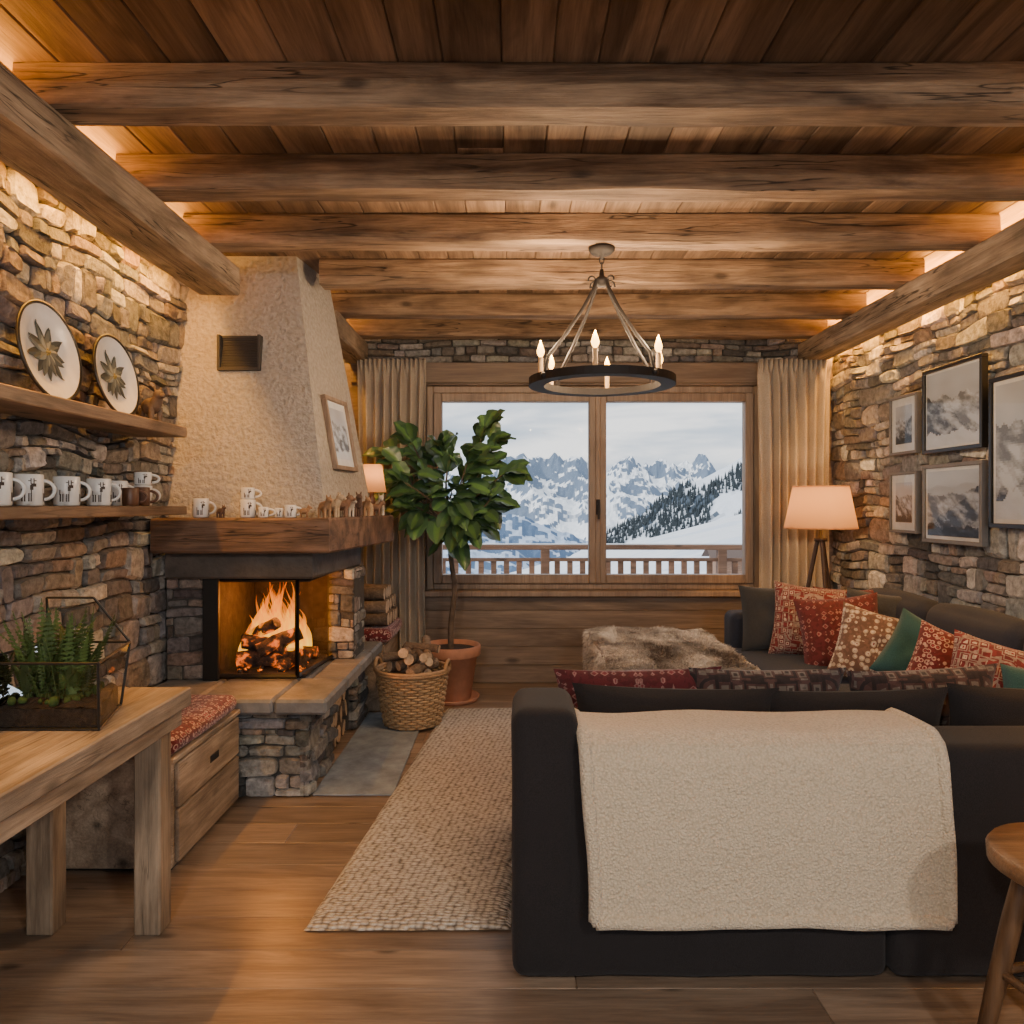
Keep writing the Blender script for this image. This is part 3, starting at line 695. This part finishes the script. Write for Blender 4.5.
# ------------------------------------------------------------------ floor lamp
mb=MB(); lx,ly=2.0,4.86
mb.lathe([(.225,1.12),(.172,1.39)],40,(lx,ly,0),1); mb.lathe([(.226,1.118),(.226,1.127)],40,(lx,ly,0),1); mb.lathe([(.173,1.383),(.173,1.392)],40,(lx,ly,0),1)
for k in range(3):
    a=math.radians(-90+120*k); mb.tube([(lx+.02*math.cos(a),ly+.02*math.sin(a),1.04),(lx+.22*math.cos(a),ly+.20*math.sin(a),.002)],[.014,.011],10,0)
mb.lathe([(0,1.03),(.04,1.035),(.04,1.055),(.01,1.06),(.008,1.18),(.0,1.18)],16,(lx,ly,0),0); mb.ball((lx,ly,1.215),.03,2)
for k in range(3):
    a=2*pi*k/3; mb.tube([(lx,ly,1.375),(lx+.172*math.cos(a),ly+.172*math.sin(a),1.385)],.002,6,0)
mb.tube([(lx,ly,1.18),(lx,ly,1.38)],.003,6,0)
mb.build('floor_lamp',[plain('dark_walnut',(.05,.028,.018),.5),M_shade,M_bulb]); point('floor_lamp_light',(lx,ly,1.27),7,(1,.58,.24),.03)
# ------------------------------------------------------------------ sofa
mb=MB()
K=0;Bc=1;BT=.63
mb.soft(0.0,1.0,1.98,2.20,.012,BT,.035,0,K,n=8,wr=.004); mb.soft(1.005,2.24,1.98,2.20,.012,BT,.035,0,K,n=8,wr=.004)
mb.soft(0.0,.18,1.975,2.28,.012,.725,.045,0,K,n=6,wr=.004); mb.soft(0.0,.20,2.26,2.95,.025,.50,.05,0,K,n=6)
mb.soft(.18,2.2,2.18,2.94,.045,.25,.03,0,K)
for (a,b_) in((.205,.80),(.805,1.40),(1.405,2.02)): mb.soft(a,b_,2.2,2.96,.25,.425,.05,.015,K)
mb.soft(1.40,2.2,2.9,3.55,.045,.25,.03,0,Bc); mb.soft(1.38,2.06,2.97,3.56,.25,.43,.05,.015,Bc)
mb.soft(1.24,2.2,3.52,4.5,.045,.25,.03,0,Bc); mb.soft(1.23,2.06,3.57,4.42,.25,.435,.05,.015,Bc)
mb.soft(1.29,2.24,4.40,4.60,.045,.635,.05,.0,Bc); mb.soft(2.09,2.24,2.2,4.6,.045,.66,.05,0,Bc)
for (a,b_) in((2.3,3.0),(3.01,3.70),(3.71,4.38)):
    M=Matrix.Translation((2.06,0,.42))@Matrix.Rotation(.12,4,'Y'); mb.soft(-.08,.08,a,b_,.0,.37,.07,.02,Bc,M=M)
for (x,y) in((1.28,3.6),(1.28,4.45)): mb.tube([(x,y,.0),(x,y,.05)],.025,10,K)
mb.build('sectional_sofa',[M_sofa,M_sofab])
def pillow(loc,w,h,t,yaw,tilt,mat,roll=0,name='throw_pillow'):
    mb=MB(); n=18; seed=R.random()*50
    for sd in(-1,1):
        vs=[];fs=[]
        for j in range(n+1):
            for i in range(n+1):
                u=-1+2*i/n; v=-1+2*j/n; u=math.sin(u*pi/2)*.35+u*.65; v=math.sin(v*pi/2)*.35+v*.65
                x=w/2*u*(1-.09*(1-v*v)); z=h/2*v*(1-.09*(1-u*u))
                th=t/2*(max(0,(1-u*u)*(1-v*v)))**.42
                th+=.012*noise.noise(Vector((u*2.2+seed,v*2.2,sd)))*(1-u*u)*(1-v*v)*2
                vs.append((x,sd*th,z))
        for j in range(n):
            for i in range(n):
                f=(j*(n+1)+i,j*(n+1)+i+1,(j+1)*(n+1)+i+1,(j+1)*(n+1)+i); fs.append(f if sd<0 else f[::-1])
        mb.add(vs,fs,0,None,True)
    M=Matrix.Translation(loc)@Matrix.Rotation(yaw,4,'Z')@Matrix.Rotation(tilt,4,'X')@Matrix.Rotation(roll,4,'Y')
    mb.build(name,[mat],M)
D=math.radians
pillow((1.50,4.30,.62),.38,.38,.13,D(-5),D(-14),M_gray)
pillow((1.66,4.17,.62),.42,.42,.15,D(-14),D(-16),M_red1,D(6))
pillow((1.92,4.28,.62),.38,.36,.14,D(-20),D(-12),M_red3)
pillow((1.71,3.90,.595),.42,.42,.16,D(-18),D(-20),M_red3,D(-7))
pillow((1.95,4.0,.64),.36,.34,.13,D(-40),D(-14),M_gray,D(4))
pillow((1.74,3.58,.585),.38,.37,.15,D(-20),D(-22),M_bei,D(14))
pillow((1.88,3.42,.575),.35,.33,.13,D(-28),D(-18),M_teal,D(26))
pillow((1.83,3.10,.565),.37,.35,.14,D(-24),D(-20),M_red2,D(20))
pillow((1.86,2.86,.57),.38,.36,.15,D(-24),D(-20),M_red1,D(14))
pillow((1.93,2.68,.53),.32,.30,.14,D(-24),D(-20),M_teal,D(4))
pillow((.42,2.53,.575),.56,.32,.15,0,D(14),M_red3,D(-1)); pillow((.50,2.33,.562),.64,.31,.16,0,D(8),M_sofa,D(1.5))
pillow((.84,2.50,.58),.52,.32,.15,0,D(12),M_brnp); pillow((1.06,2.33,.558),.58,.30,.16,0,D(8),M_sofa,D(-1))
pillow((1.36,2.50,.58),.5,.32,.15,0,D(10),M_brnp,D(-3)); pillow((1.62,2.33,.56),.58,.31,.16,0,D(8),M_sofa,D(2))
# sherpa blanket
m,nt,b=newmat('sherpa'); tc=N(nt,'TexCoord'); v=N(nt,'TexVoronoi'); v.inputs['Scale'].default_value=150; n=N(nt,'TexNoise'); n.inputs['Scale'].default_value=110; n.inputs['Detail'].default_value=4
nt.links.new(tc.outputs['Object'],v.inputs['Vector']); nt.links.new(tc.outputs['Object'],n.inputs['Vector'])
nt.links.new(ramp(nt,v.outputs['Distance'],[(0,(.82,.67,.48)),(.8,(.60,.47,.32))]),b.inputs['Base Color']); b.inputs['Roughness'].default_value=1; b.inputs['Sheen Weight'].default_value=.35
hh=N(nt,'Math',operation='SUBTRACT'); nt.links.new(n.outputs[0],hh.inputs[0]); nt.links.new(v.outputs['Distance'],hh.inputs[1]); bumpn(nt,b,hh.outputs[0],.7,.009); M_sherpa=m
mb=MB()
path=[(2.240,.55),(2.228,.625),(2.20,.658),(2.14,.663),(2.07,.663),(2.00,.661),(1.962,.640),(1.948,.60),(1.944,.55),(1.942,.49),(1.940,.43),(1.940,.37),(1.942,.30),(1.940,.245),(1.938,.20)]
def bl(u,v):
    t=v*(len(path)-1); i=min(int(t),len(path)-2); k=t-i
    y=path[i][0]*(1-k)+path[i+1][0]*k; z=path[i][1]*(1-k)+path[i+1][1]*k
    x=.175+(1.11-.175)*u + .012*noise.noise(Vector((0,v*3,1)))+.026*v*(1-u)+ .014*v
    dn=noise.noise(Vector((u*2.2,v*1.5,5)))*.009+noise.noise(Vector((u*8,v*2,8)))*.002
    w=max(0,(v-.42)/.58)
    y-=abs(dn)*1.3*(w>0)+.008*w*(0.5+.5*math.sin(u*7+1))
    z+=(.006*noise.noise(Vector((u*6,0,3))) if v>.9 else 0)+(.008*noise.noise(Vector((u*4,v*4,9))) if v<.4 else 0)
    return (x,y,z)
mb.grid(bl,90,80,0,(.5,.5,.5))
hem=[bl(i/40,1.0) for i in range(41)]; mb.tube([(p[0],p[1],p[2]-.002) for p in hem],.013,8,0)
for uu in(0,1): mb.tube([bl(uu,i/40) for i in range(41)],.011,8,0)
o=mb.build('sherpa_throw_blanket',[M_sherpa]); md=o.modifiers.new('s','SOLIDIFY'); md.thickness=.016; md.offset=0
# ------------------------------------------------------------------ ottoman + fur
mb=MB(); mb.soft(.53,1.14,3.66,4.72,.03,.44,.05,.01)
for (x,y) in((.59,3.8),(1.08,3.8),(.59,4.6),(1.08,4.6)): mb.tube([(x,y,0),(x,y,.04)],.022,10,0)
mb.build('ottoman',[M_sofab])
M_fur=attrmat('fur',.9,6,0,.8,1.15)
FZ=.478;fx0,fx1,fy0,fy1=.48,1.19,3.62,4.78
def lump(x,y):
    a=1-((x-(fx0+fx1)/2)/((fx1-fx0)/2))**2; b_=1-((y-(fy0+fy1)/2)/((fy1-fy0)/2))**2
    return .025*max(0,a)**.5*max(0,b_)**.5+.014*noise.noise(Vector((x*6,y*5,3)))
mb=MB()
def fg(u,v):
    x=fx0-.03+(fx1-fx0+.06)*u; y=fy0-.03+(fy1-fy0+.06)*v
    ex=max(fx0-x,x-fx1,0)/.03; ey=max(fy0-y,y-fy1,0)/.03; e=max(ex,ey)
    xx=min(max(x,fx0),fx1); yy=min(max(y,fy0),fy1)
    z=FZ+lump(xx,yy)-e*(.24+.05*noise.noise(Vector((x*9,y*9,1))))
    return (xx+(.012*e if x>fx1 else -.012*e if x<fx0 else 0),yy+(.012*e if y>fy1 else -.012*e if y<fy0 else 0),z)
mb.grid(fg,60,90,0,(.36,.31,.26))
def furcol(x,y):
    q=1.1*noise.noise(Vector((x*6,y*2.6,2)))+.6*noise.noise(Vector((x*16,y*7,3))); t=min(1,max(0,.62+q)); a=Vector((.20,.16,.13)); c=Vector((.76,.71,.64)); return tuple(a.lerp(c,t)*R.uniform(.8,1.2))
for i in range(36000):
    q=R.random()
    if q<.62: x=R.uniform(fx0,fx1);y=R.uniform(fy0,fy1);z=FZ+lump(x,y);n_=Vector((0,0,1))
    elif q<.84: x=R.uniform(fx0,fx1);y=fy0-.006;z=R.uniform(.24,FZ);n_=Vector((0,-1,-.2))
    elif q<.93: x=fx0-.006;y=R.uniform(fy0,fy1);z=R.uniform(.24,FZ);n_=Vector((-1,0,-.2))
    else: x=fx1+.006;y=R.uniform(fy0,fy1);z=R.uniform(.24,FZ);n_=Vector((1,0,-.2))
    lean=Vector((noise.noise(Vector((x*6,y*6,1))),noise.noise(Vector((x*6,y*6,9)))-.5,-.1))*1.5
    d=(n_*.5+lean+Vector([R.uniform(-.35,.35) for _ in range(3)])).normalized()*R.uniform(.022,.042)
    sd=d.cross(Vector((R.uniform(-1,1),R.uniform(-1,1),R.uniform(-1,1)))).normalized()*.0018
    p=Vector((x,y,z)); md_=p+d*.6; e=p+d+Vector((0,0,-.008))
    mb.add([p-sd,p+sd,md_+sd*.8,md_-sd*.8,e],[(0,1,2,3),(3,2,4)],0,furcol(x,y+z),True)
mb.build('fur_throw',[M_fur])
# ------------------------------------------------------------------ rug
m,nt,b=newmat('jute_weave'); lk=nt.links.new; tc=N(nt,'TexCoord'); mp=N(nt,'Mapping'); mp.inputs['Scale'].default_value=(42,75,1); mp.inputs['Rotation'].default_value=(0,0,.09); lk(tc.outputs['Object'],mp.inputs[0])
v=N(nt,'TexVoronoi'); v.inputs['Scale'].default_value=1; v.inputs['Randomness'].default_value=.45; lk(mp.outputs[0],v.inputs['Vector'])
n=N(nt,'TexNoise'); n.inputs['Scale'].default_value=200; lk(tc.outputs['Object'],n.inputs['Vector'])
c=ramp(nt,v.outputs['Distance'],[(0.1,(.76,.71,.63)),(.45,(.56,.51,.44)),(.75,(.19,.16,.13))]); c=mix(nt,c,ramp(nt,n.outputs[0],[(.3,.8),(.7,1.1)]),1); lk(c,b.inputs['Base Color']); b.inputs['Roughness'].default_value=1
iv=N(nt,'Math',operation='SUBTRACT'); iv.inputs[0].default_value=1; lk(v.outputs['Distance'],iv.inputs[1]); bumpn(nt,b,iv.outputs[0],1,.015); M_rug=m
mb=MB(); q=[(-.62,2.23),(-.005,2.235),(.06,4.66),(-.405,4.66)]
def rg(u,v):
    a=Vector(q[0]).lerp(Vector(q[1]),u); c_=Vector(q[3]).lerp(Vector(q[2]),u); p=a.lerp(c_,v); e=min(u,1-u)*14; e2=min(v,1-v)*40
    return (p.x+.003*noise.noise(Vector((v*30,0,0))),p.y+.004*noise.noise(Vector((u*20,3,0))),.004+.016*min(1,e,e2)**.5+.001*noise.noise(Vector((u*9,v*30,0))))
mb.grid(rg,60,160,0,(.5,.5,.5)); mb.build('woven_rug',[M_rug])
# ------------------------------------------------------------------ wood table + terrarium
mb=MB()
for i in range(3): w=.565/3; mb.box(-1.55+i*w,-1.55+(i+1)*w-.0015,.85,2.31,.655,.71,0,.004)
mb.box(-1.52,-1.005,.88,2.285,.60,.655,0,.004)
for (x0,x1) in((-1.114,-1.035),(-1.432,-1.353)):
    for (y0,y1) in((2.205,2.28),(.90,1.0)): mb.box(x0,x1,y0,y1,.001,.602,1,.005)
mb.build('wooden_table',[M_oak,M_oakz])
M_tg=glassmat('terrarium_glass',1.4,(.97,.99,.98))
mb=MB(); zb=.713
Bt=[(-1.29,1.86),(-1.025,1.86),(-1.09,2.09),(-1.29,2.09)]
b4=[Vector((x,y,zb)) for x,y in Bt]; mid=[Vector((-1.33,1.83,zb+.17)),Vector((-1.01,1.83,zb+.17)),Vector((-1.08,2.12,zb+.17)),Vector((-1.31,2.12,zb+.17))]
tp=[None,None,Vector((-1.16,2.08,zb+.30)),Vector((-1.29,2.08,zb+.30))]
E=[(b4[i],b4[(i+1)%4]) for i in range(4)]+[(mid[i],mid[(i+1)%4]) for i in range(4)]+[(b4[i],mid[i]) for i in range(4)]+[(mid[2],tp[2]),(mid[3],tp[3]),(tp[2],tp[3])]
for a,b_ in E: mb.tube([a,b_],.0035,6,1)
for i in range(4): j=(i+1)%4; mb.add([b4[i],b4[j],mid[j],mid[i]],[(0,1,2,3)],0)
mb.add([mid[2],mid[3],tp[3],tp[2]],[(0,1,2,3)],0)
def so(u,v):
    a=b4[0].lerp(b4[1],.03+.94*u); c_=b4[3].lerp(b4[2],.03+.94*u); p=a.lerp(c_,.03+.94*v); return (p.x,p.y,zb+.052+.018*noise.noise(Vector((u*5,v*5,1))))
mb.grid(so,20,20,2)
vs_=[b4[k].lerp((b4[0]+b4[2])/2,.05)+Vector((0,0,dz)) for dz in(.004,.05) for k in range(4)]
mb.add(vs_,[(0,1,5,4),(1,2,6,5),(2,3,7,6),(3,0,4,7),(0,1,2,3)],2)
for i in range(60): mb.ball((R.uniform(-1.27,-1.11),R.uniform(1.88,2.07),zb+.06),R.uniform(.006,.014),3,seg=6,rings=4)
mb.build('glass_terrarium',[M_tg,M_blk,plain('soil',(.028,.018,.013),1,var=.5,scale=80,bump=1),plain('moss',(.05,.09,.02),1,var=.4)])
M_fern=attrmat('fern_leaf',.6,20,0,.8,1.2)
mb=MB()
for i in range(130):
    a=R.random()*2*pi; bx=-1.19+R.uniform(-.08,.07); by=1.97+R.uniform(-.05,.05); L=R.uniform(.09,.27); sp=R.uniform(.05,.75)
    P=[];n_=18
    for k in range(n_+1):
        t=k/n_; P.append(Vector((bx+math.cos(a)*L*sp*t*.7,by+math.sin(a)*L*sp*t*.55,zb+.06+L*(t-.38*sp*t*t))))
    g=R.uniform(.4,1.15); c=(.080*g,.140*g,.035*g)
    mb.tube(P,.001,4,0,c)
    for k in range(2,n_):
        t=k/n_; d=(P[k+1]-P[k]).normalized(); sd=d.cross(Vector((0,0,1)))
        sd=sd.normalized() if sd.length>.01 else Vector((1,0,0))
        ll=.017*math.sin(pi*(t*.85+.12))
        for s_ in(-1,1):
            e=P[k]+sd*s_*ll+d*ll*.35-Vector((0,0,.004)); w=d*.0032
            mb.add([P[k]-w,P[k].lerp(e,.5)-w*1.1,e,P[k].lerp(e,.5)+w*1.1,P[k]+w],[(0,1,2,3,4)],0,c)
mb.build('potted_fern',[M_fern])
# ------------------------------------------------------------------ stool
mb=MB(); sx,sy=1.20,1.58
mb.lathe([(0,.486),(.155,.486),(.17,.496),(.172,.522),(.165,.532),(.10,.530),(0,.527)],40,(sx,sy,0),0)
for k in range(4):
    a=math.radians(45+90*k+12); P=[(sx+.095*math.cos(a),sy+.095*math.sin(a),.50),(sx+.19*math.cos(a),sy+.19*math.sin(a),.002)]
    mb.tube([Vector(P[0]).lerp(Vector(P[1]),t) for t in(0,.3,.6,1)],[.017,.021,.02,.014],12,1)
for k in range(4):
    a=math.radians(57+90*k); b_=a+pi/2; r=.147; mb.tube([(sx+r*math.cos(a),sy+r*math.sin(a),.24),(sx+r*math.cos(b_),sy+r*math.sin(b_),.24)],.010,8,1)
M_st=wood('wood_stool',(.14,.065,.028),(.30,.155,.07),axis=0,rough=.35); M_st2=wood('wood_stool_z',(.10,.048,.022),(.21,.11,.052),axis=2,rough=.4,knots=False)
mb.build('wooden_stool',[M_st,M_st2])
# ------------------------------------------------------------------ basket
mb=MB(); bx,by=-.575,4.33; H=.30; z0=.014
def br(t): return .155+.045*t**.8
for j in range(20):
    t=j/19; z=z0+.008+t*(H-.01); P=[]
    for i in range(97):
        a=2*pi*i/96; P.append((bx+(br(t)+.006*math.sin(16*a+(j%2)*pi))*math.cos(a),by+(br(t)+.006*math.sin(16*a+(j%2)*pi))*math.sin(a),z))
    k=R.uniform(.8,1.2); mb.tube(P,.0082,6,0,(.40*k,.27*k,.15*k))
for i in range(32):
    a=2*pi*(i+.5)/32; mb.tube([(bx+br(t)*math.cos(a),by+br(t)*math.sin(a),z0+t*H) for t in(0,.33,.66,1)],.005,6,0,(.3,.17,.08))
for tt in(0,1):
    mb.tube([(bx+(br(1)+.006)*math.cos(2*pi*i/48),by+(br(1)+.006)*math.sin(2*pi*i/48),z0+H+.004+.012*tt) for i in range(49)],.011,8,0,(.38,.24,.13))
for a0 in(pi*.95,-.05*pi):
    mb.tube([(bx+(br(1)+.012)*math.cos(a0+.25*math.cos(t)),by+(br(1)+.012)*math.sin(a0+.25*math.cos(t)),z0+H+.065*math.sin(t)) for t in[pi*i/10 for i in range(11)]],.011,8,0,(.36,.22,.11))
mb.lathe([(0,z0),(.155,z0),(.15,z0+.02),(.19,z0+H-.03),(.188,z0+H-.03),(0,z0+.15)],24,(bx,by,0),0,(.08,.05,.03))
mb.build('wicker_basket',[attrmat('wicker',.6,60,.3,.7,1.2)])
mb=MB()
for i in range(15):
    a=R.random()*pi; x=bx+R.uniform(-.08,.08); y=by+R.uniform(-.08,.06); z=z0+.30+i*.0095
    d=Vector((math.cos(a),math.sin(a),R.uniform(-.2,.45)))*.125; log(mb,Vector((x,y,z))-d*.8,Vector((x,y,z))+d*.8,R.uniform(.022,.034))
mb.build('split_firewood',[M_bark,M_cut])
# ------------------------------------------------------------------ fiddle leaf fig
px,py=-.40,4.90
mb=MB()
mb.lathe([(0,.001),(.125,.001),(.13,.01),(.172,.29),(.19,.292),(.195,.30),(.195,.355),(.188,.362),(.176,.358),(.168,.33),(0,.33)],40,(px,py,0),0)
mb.lathe([(0,.001),(.175,.001),(.19,.03),(.18,.03),(.168,.012),(0,.012)],40,(px,py,0),0)
mb.lathe([(0,.335),(.168,.332)],30,(px,py,0),1)
def curve(a,b,n,wob,sd): return [Vector(a).lerp(Vector(b),i/n)+Vector((noise.noise(Vector((i*.35,sd,0))),noise.noise(Vector((i*.35,sd,5)))*.6,0))*wob*math.sin(pi*i/n) for i in range(n+1)]
tr_=curve((px,py,.33),(px+.01,py-.06,1.22),10,.05,2.2); mb.tube(tr_,[.020-.0006*i for i in range(11)],10,2)
tips=[(-.74,4.76,1.58),(-.64,4.86,1.66),(-.42,4.70,1.60),(-.14,4.82,1.66),(-.06,4.74,1.46),(-.68,4.66,1.42),(-.28,4.64,1.52),(-.50,4.9,1.56),(-.18,4.74,1.73),(-.14,4.66,1.30),(-.60,4.70,1.26),(-.38,4.66,1.36),(-.30,4.7,1.20)]
LV=[]
for i,t in enumerate(tips):
    st_=tr_[8+(i%3)]; P=curve(st_,t,8,.06,i*3.1); mb.tube(P,[.009-.0007*k for k in range(9)],8,2)
    for k in range(3,9):
        for _ in range(2 if k<8 else 4): LV.append((P[k],P[k]-P[k-1]))
for p,dr in LV:
    out_=Vector((p.x-px,(p.y-4.75)*.6,(p.z-1.42)*.7))
    d=(dr.normalized()*.6+out_.normalized()*.7+Vector((R.uniform(-1,1),R.uniform(-.8,.5),R.uniform(-.75,.75)))*.95).normalized()
    if p.y+d.y*.25>5.12: d.y=-abs(d.y)*.3
    sd=d.cross(Vector((0,0,1))+Vector((R.uniform(-.6,.6),-.7,0))).normalized(); nr=sd.cross(d).normalized()
    L=R.uniform(.14,.21); W=L*R.uniform(.34,.42); vs=[];nt_=8;ns=6
    bend=R.uniform(.1,.45); ph=R.random()*6
    for a in range(nt_+1):
        t=a/nt_; w=W*(math.sin(pi*t**.85)**.6)*(.5+.6*t) if 0<t<1 else .003
        for b_ in range(ns+1):
            s_=-1+2*b_/ns
            q=p+d*(.02+L*t)+sd*w*s_-Vector((0,0,1))*bend*L*t*t+nr*(abs(s_)*w*.28+.007*math.sin(ph+t*14)*abs(s_))
            vs.append(q)
    g=R.uniform(.6,1.35); fs=[];cl=[]
    for a in range(nt_):
        for b_ in range(ns):
            fs.append((a*(ns+1)+b_,a*(ns+1)+b_+1,(a+1)*(ns+1)+b_+1,(a+1)*(ns+1)+b_)); k=1.6 if b_ in(2,3) and a>0 else 1; cl.append((.060*g*k,.125*g*k,.060*g))
    mb.add(vs,fs,3,cl,True); mb.tube([p,p+d*.022],.0025,5,3,(.08,.14,.04))
M_leaf=attrmat('fig_leaf',.32,12,0,.85,1.15)
mb.build('fiddle_leaf_fig_tree',[plain('terracotta',(.45,.215,.135),.8,var=.12,bump=.2),plain('potting_soil',(.04,.025,.018),1,bump=1),plain('trunk_bark',(.12,.085,.06),.9,var=.3,bump=.6),M_leaf])
# ------------------------------------------------------------------ outside
M_snow=plain('snow',(.80,.83,.88),.8,var=.03,scale=.5)
mb=MB(); mb.box(-3,5,YB+.16,6.95,-.15,-.02,0,.01); mb.build('balcony_floor',[M_snow])
mb=MB(); M_rail=wood('wood_rail',(.20,.11,.07),(.36,.21,.135),axis=0,rough=.7)
yr=6.8; mb.box(-3,5,yr-.04,yr+.04,.865,.91,0,.006); mb.box(-3,5,yr-.025,yr+.025,.76,.79,0,.004); mb.box(-3,5,yr-.03,yr+.03,.06,.11,0,.004)
x=-2.95
while x<5: mb.box(x,x+.05,yr-.015,yr+.015,.11,.76,0,.003); x+=.115
for x in(-2.9,-1.3,.3,1.9,3.5,4.9): mb.box(x-.04,x+.04,yr-.04,yr+.04,-.02,.87,0,.005)
mb.box(-3,5,yr-.035,yr+.035,.91,.92,1,.005)
mb.build('balcony_railing',[M_rail,M_snow])
M_terr=attrmat('mountain_surface',1,.4,0,.92,1.08,spec=0)
def mtn(name,x0,x1,y0,y1,nx,ny,hf,snow,rock,frac,nf,na=.12):
    vs=[(x0+(x1-x0)*i/nx,y0+(y1-y0)*j/ny) for j in range(ny+1) for i in range(nx+1)]
    vs=[(x,y,hf(x,y)) for x,y in vs]
    fs=[];val=[]
    for j in range(ny):
        for i in range(nx):
            f=(j*(nx+1)+i,j*(nx+1)+i+1,(j+1)*(nx+1)+i+1,(j+1)*(nx+1)+i); fs.append(f)
            a,b_,c_,d_=[Vector(vs[k]) for k in f]; n_=(c_-a).cross(d_-b_).normalized(); p=(a+c_)/2
            val.append(n_.z+na*noise.fractal(p*nf,.9,2,5))
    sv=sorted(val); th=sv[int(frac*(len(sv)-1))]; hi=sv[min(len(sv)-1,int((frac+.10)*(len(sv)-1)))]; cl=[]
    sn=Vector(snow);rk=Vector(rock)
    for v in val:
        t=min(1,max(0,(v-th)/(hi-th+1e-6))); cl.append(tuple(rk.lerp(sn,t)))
    mb=MB(); mb.add(vs,fs,0,cl,False); mb.build(name,[M_terr])
def rid(x,y,f,o=5): return noise.ridged_multi_fractal(Vector((x*f,y*f,3.3)),.85,2.1,o,1.0,2.0)
def h1(x,y):
    e=max(0,1-abs(y-760)/230); return -150+ (150+13)*e**.6 + rid(x,y,.0125,7)*22*e
mtn('mountain_range',-330,620,530,900,520,170,h1,(.90,.92,.95),(.19,.24,.32),.17,.03)  # blue distance haze is mixed into the rock and snow colours
def h2(x,y):
    r=x/y; e=max(0,1-abs(y-380)/150); v=abs(r-.09)*60
    top=-24+min(22,v*1.4 if r<.09 else v*.5)
    top=min(20,max(-60,top)); return -90+(90+top)*e**.7+rid(x+50,y,.019,6)*8*e
mtn('mountain_ridge',-260,160,240,450,260,120,h2,(.50,.58,.72),(.13,.19,.29),.34,.06)  # snow and rock colours include painted blue slope shadow and distance haze
def h3(x,y):
    r=x/y; e=max(0,1-abs(y-300)/110); top=-13+(r-.13)*185; top=min(50,max(-60,top)); return -60+(60+top)*e**.7+rid(x,y,.02,5)*2.5*e
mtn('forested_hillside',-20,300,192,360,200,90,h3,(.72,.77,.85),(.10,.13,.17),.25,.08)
mb=MB()
for i in range(9000):
    y=R.uniform(205,303); r=R.uniform(.11,.55); x=r*y; z=h3(x,y)
    if noise.noise(Vector((x*.045,y*.045,1)))+.35*noise.noise(Vector((x*.2,y*.2,4)))<-.24: continue
    h=R.uniform(1.6,3.2); w=h*.2; vs=[];fs=[]
    for (zz,rr) in((0,1),(.35,.62)):
        o_=len(vs)
        for k in range(6): vs.append((x+w*rr*math.cos(k*pi/3+i),y+w*rr*math.sin(k*pi/3+i),z+h*zz))
        vs.append((x,y,z+h*(zz+.55 if zz<.3 else 1)))
        for k in range(6): fs.append((o_+k,o_+(k+1)%6,o_+6))
    mb.add(vs,fs,0,None)
mb.build('conifer_forest',[plain('conifer',(.042,.056,.066),.9,var=.3)])
def h4(x,y): return -6.6+.25*(x-.22*y)+.008*y+.6*noise.noise(Vector((x*.05,y*.04,1)))
mtn('snow_slope',-60,110,12,188,90,90,h4,(.80,.83,.88),(.70,.75,.84),.3,.05)
mb=MB(); X,Y,Z=16.8,58,-3.35
mb.box(X-1.3,X+1.3,Y-1,Y+1,Z-2.5,Z+.75,0,.02)
mb.add([(X-1.8,Y-1.5,Z+.55),(X+1.8,Y-1.5,Z+.55),(X+1.8,Y,Z+1.35),(X-1.8,Y,Z+1.35),(X-1.8,Y+1.5,Z+.55),(X+1.8,Y+1.5,Z+.55)],[(0,1,2,3),(3,2,5,4)],1)
mb.add([(X-1.3,Y-1,Z+.75),(X-1.3,Y+1,Z+.75),(X-1.3,Y,Z+1.3)],[(0,1,2)],0); mb.add([(X+1.3,Y-1,Z+.75),(X+1.3,Y+1,Z+.75),(X+1.3,Y,Z+1.3)],[(0,1,2)],0)
mb.build('chalet_hut',[M_rail,plain('roof',(.13,.09,.075),.8)])
# ------------------------------------------------------------------ world + sun
w=bpy.data.worlds.new('World'); S.world=w; w.use_nodes=True; nt=w.node_tree; bg=nt.nodes['Background']; lk=nt.links.new
tc=N(nt,'TexCoord'); mp=N(nt,'Mapping'); mp.inputs['Scale'].default_value=(1.4,1.4,7); lk(tc.outputs['Generated'],mp.inputs[0])
n=N(nt,'TexNoise'); n.inputs['Scale'].default_value=2.8; n.inputs['Detail'].default_value=8; n.inputs['Distortion'].default_value=.6; lk(mp.outputs[0],n.inputs['Vector'])
c=ramp(nt,n.outputs[0],[(.38,(.40,.51,.64)),(.5,(.66,.72,.79)),(.60,(1.0,1.0,.99))]); lk(c,bg.inputs[0]); bg.inputs[1].default_value=1.75
L=bpy.data.lights.new('sun','SUN'); L.energy=2.6; L.angle=.05; L.color=(1,.95,.88); o=bpy.data.objects.new('sun',L); S.collection.objects.link(o)
o.rotation_euler=Vector((1,.25,-.45)).to_track_quat('-Z','Y').to_euler(); o.location=(-20,0,30)
for (x,y) in((-.5,-.7),(1.1,-.7)):  # unseen pendants added behind the camera to fill the room with light
    mb=MB(); mb.tube([(x,y,2.25),(x,y,CH)],.004,6,0); mb.lathe([(.03,2.27),(.14,2.12),(.136,2.12),(.026,2.262)],24,(x,y,0),0); mb.ball((x,y,2.17),.035,1)
    mb.build('fill_pendant',[M_dark,M_bulb]); point('fill_light',(x,y,2.10),98,(1,.88,.76),.08)
# ------------------------------------------------------------------ camera
cam=bpy.data.cameras.new('camera'); co=bpy.data.objects.new('camera',cam); S.collection.objects.link(co)
co.location=(0,0,1.27); co.rotation_euler=(pi/2,0,0); cam.sensor_width=36; cam.lens=750/1024*36; cam.shift_y=-7/1024; cam.clip_start=.05; cam.clip_end=4000
S.camera=co
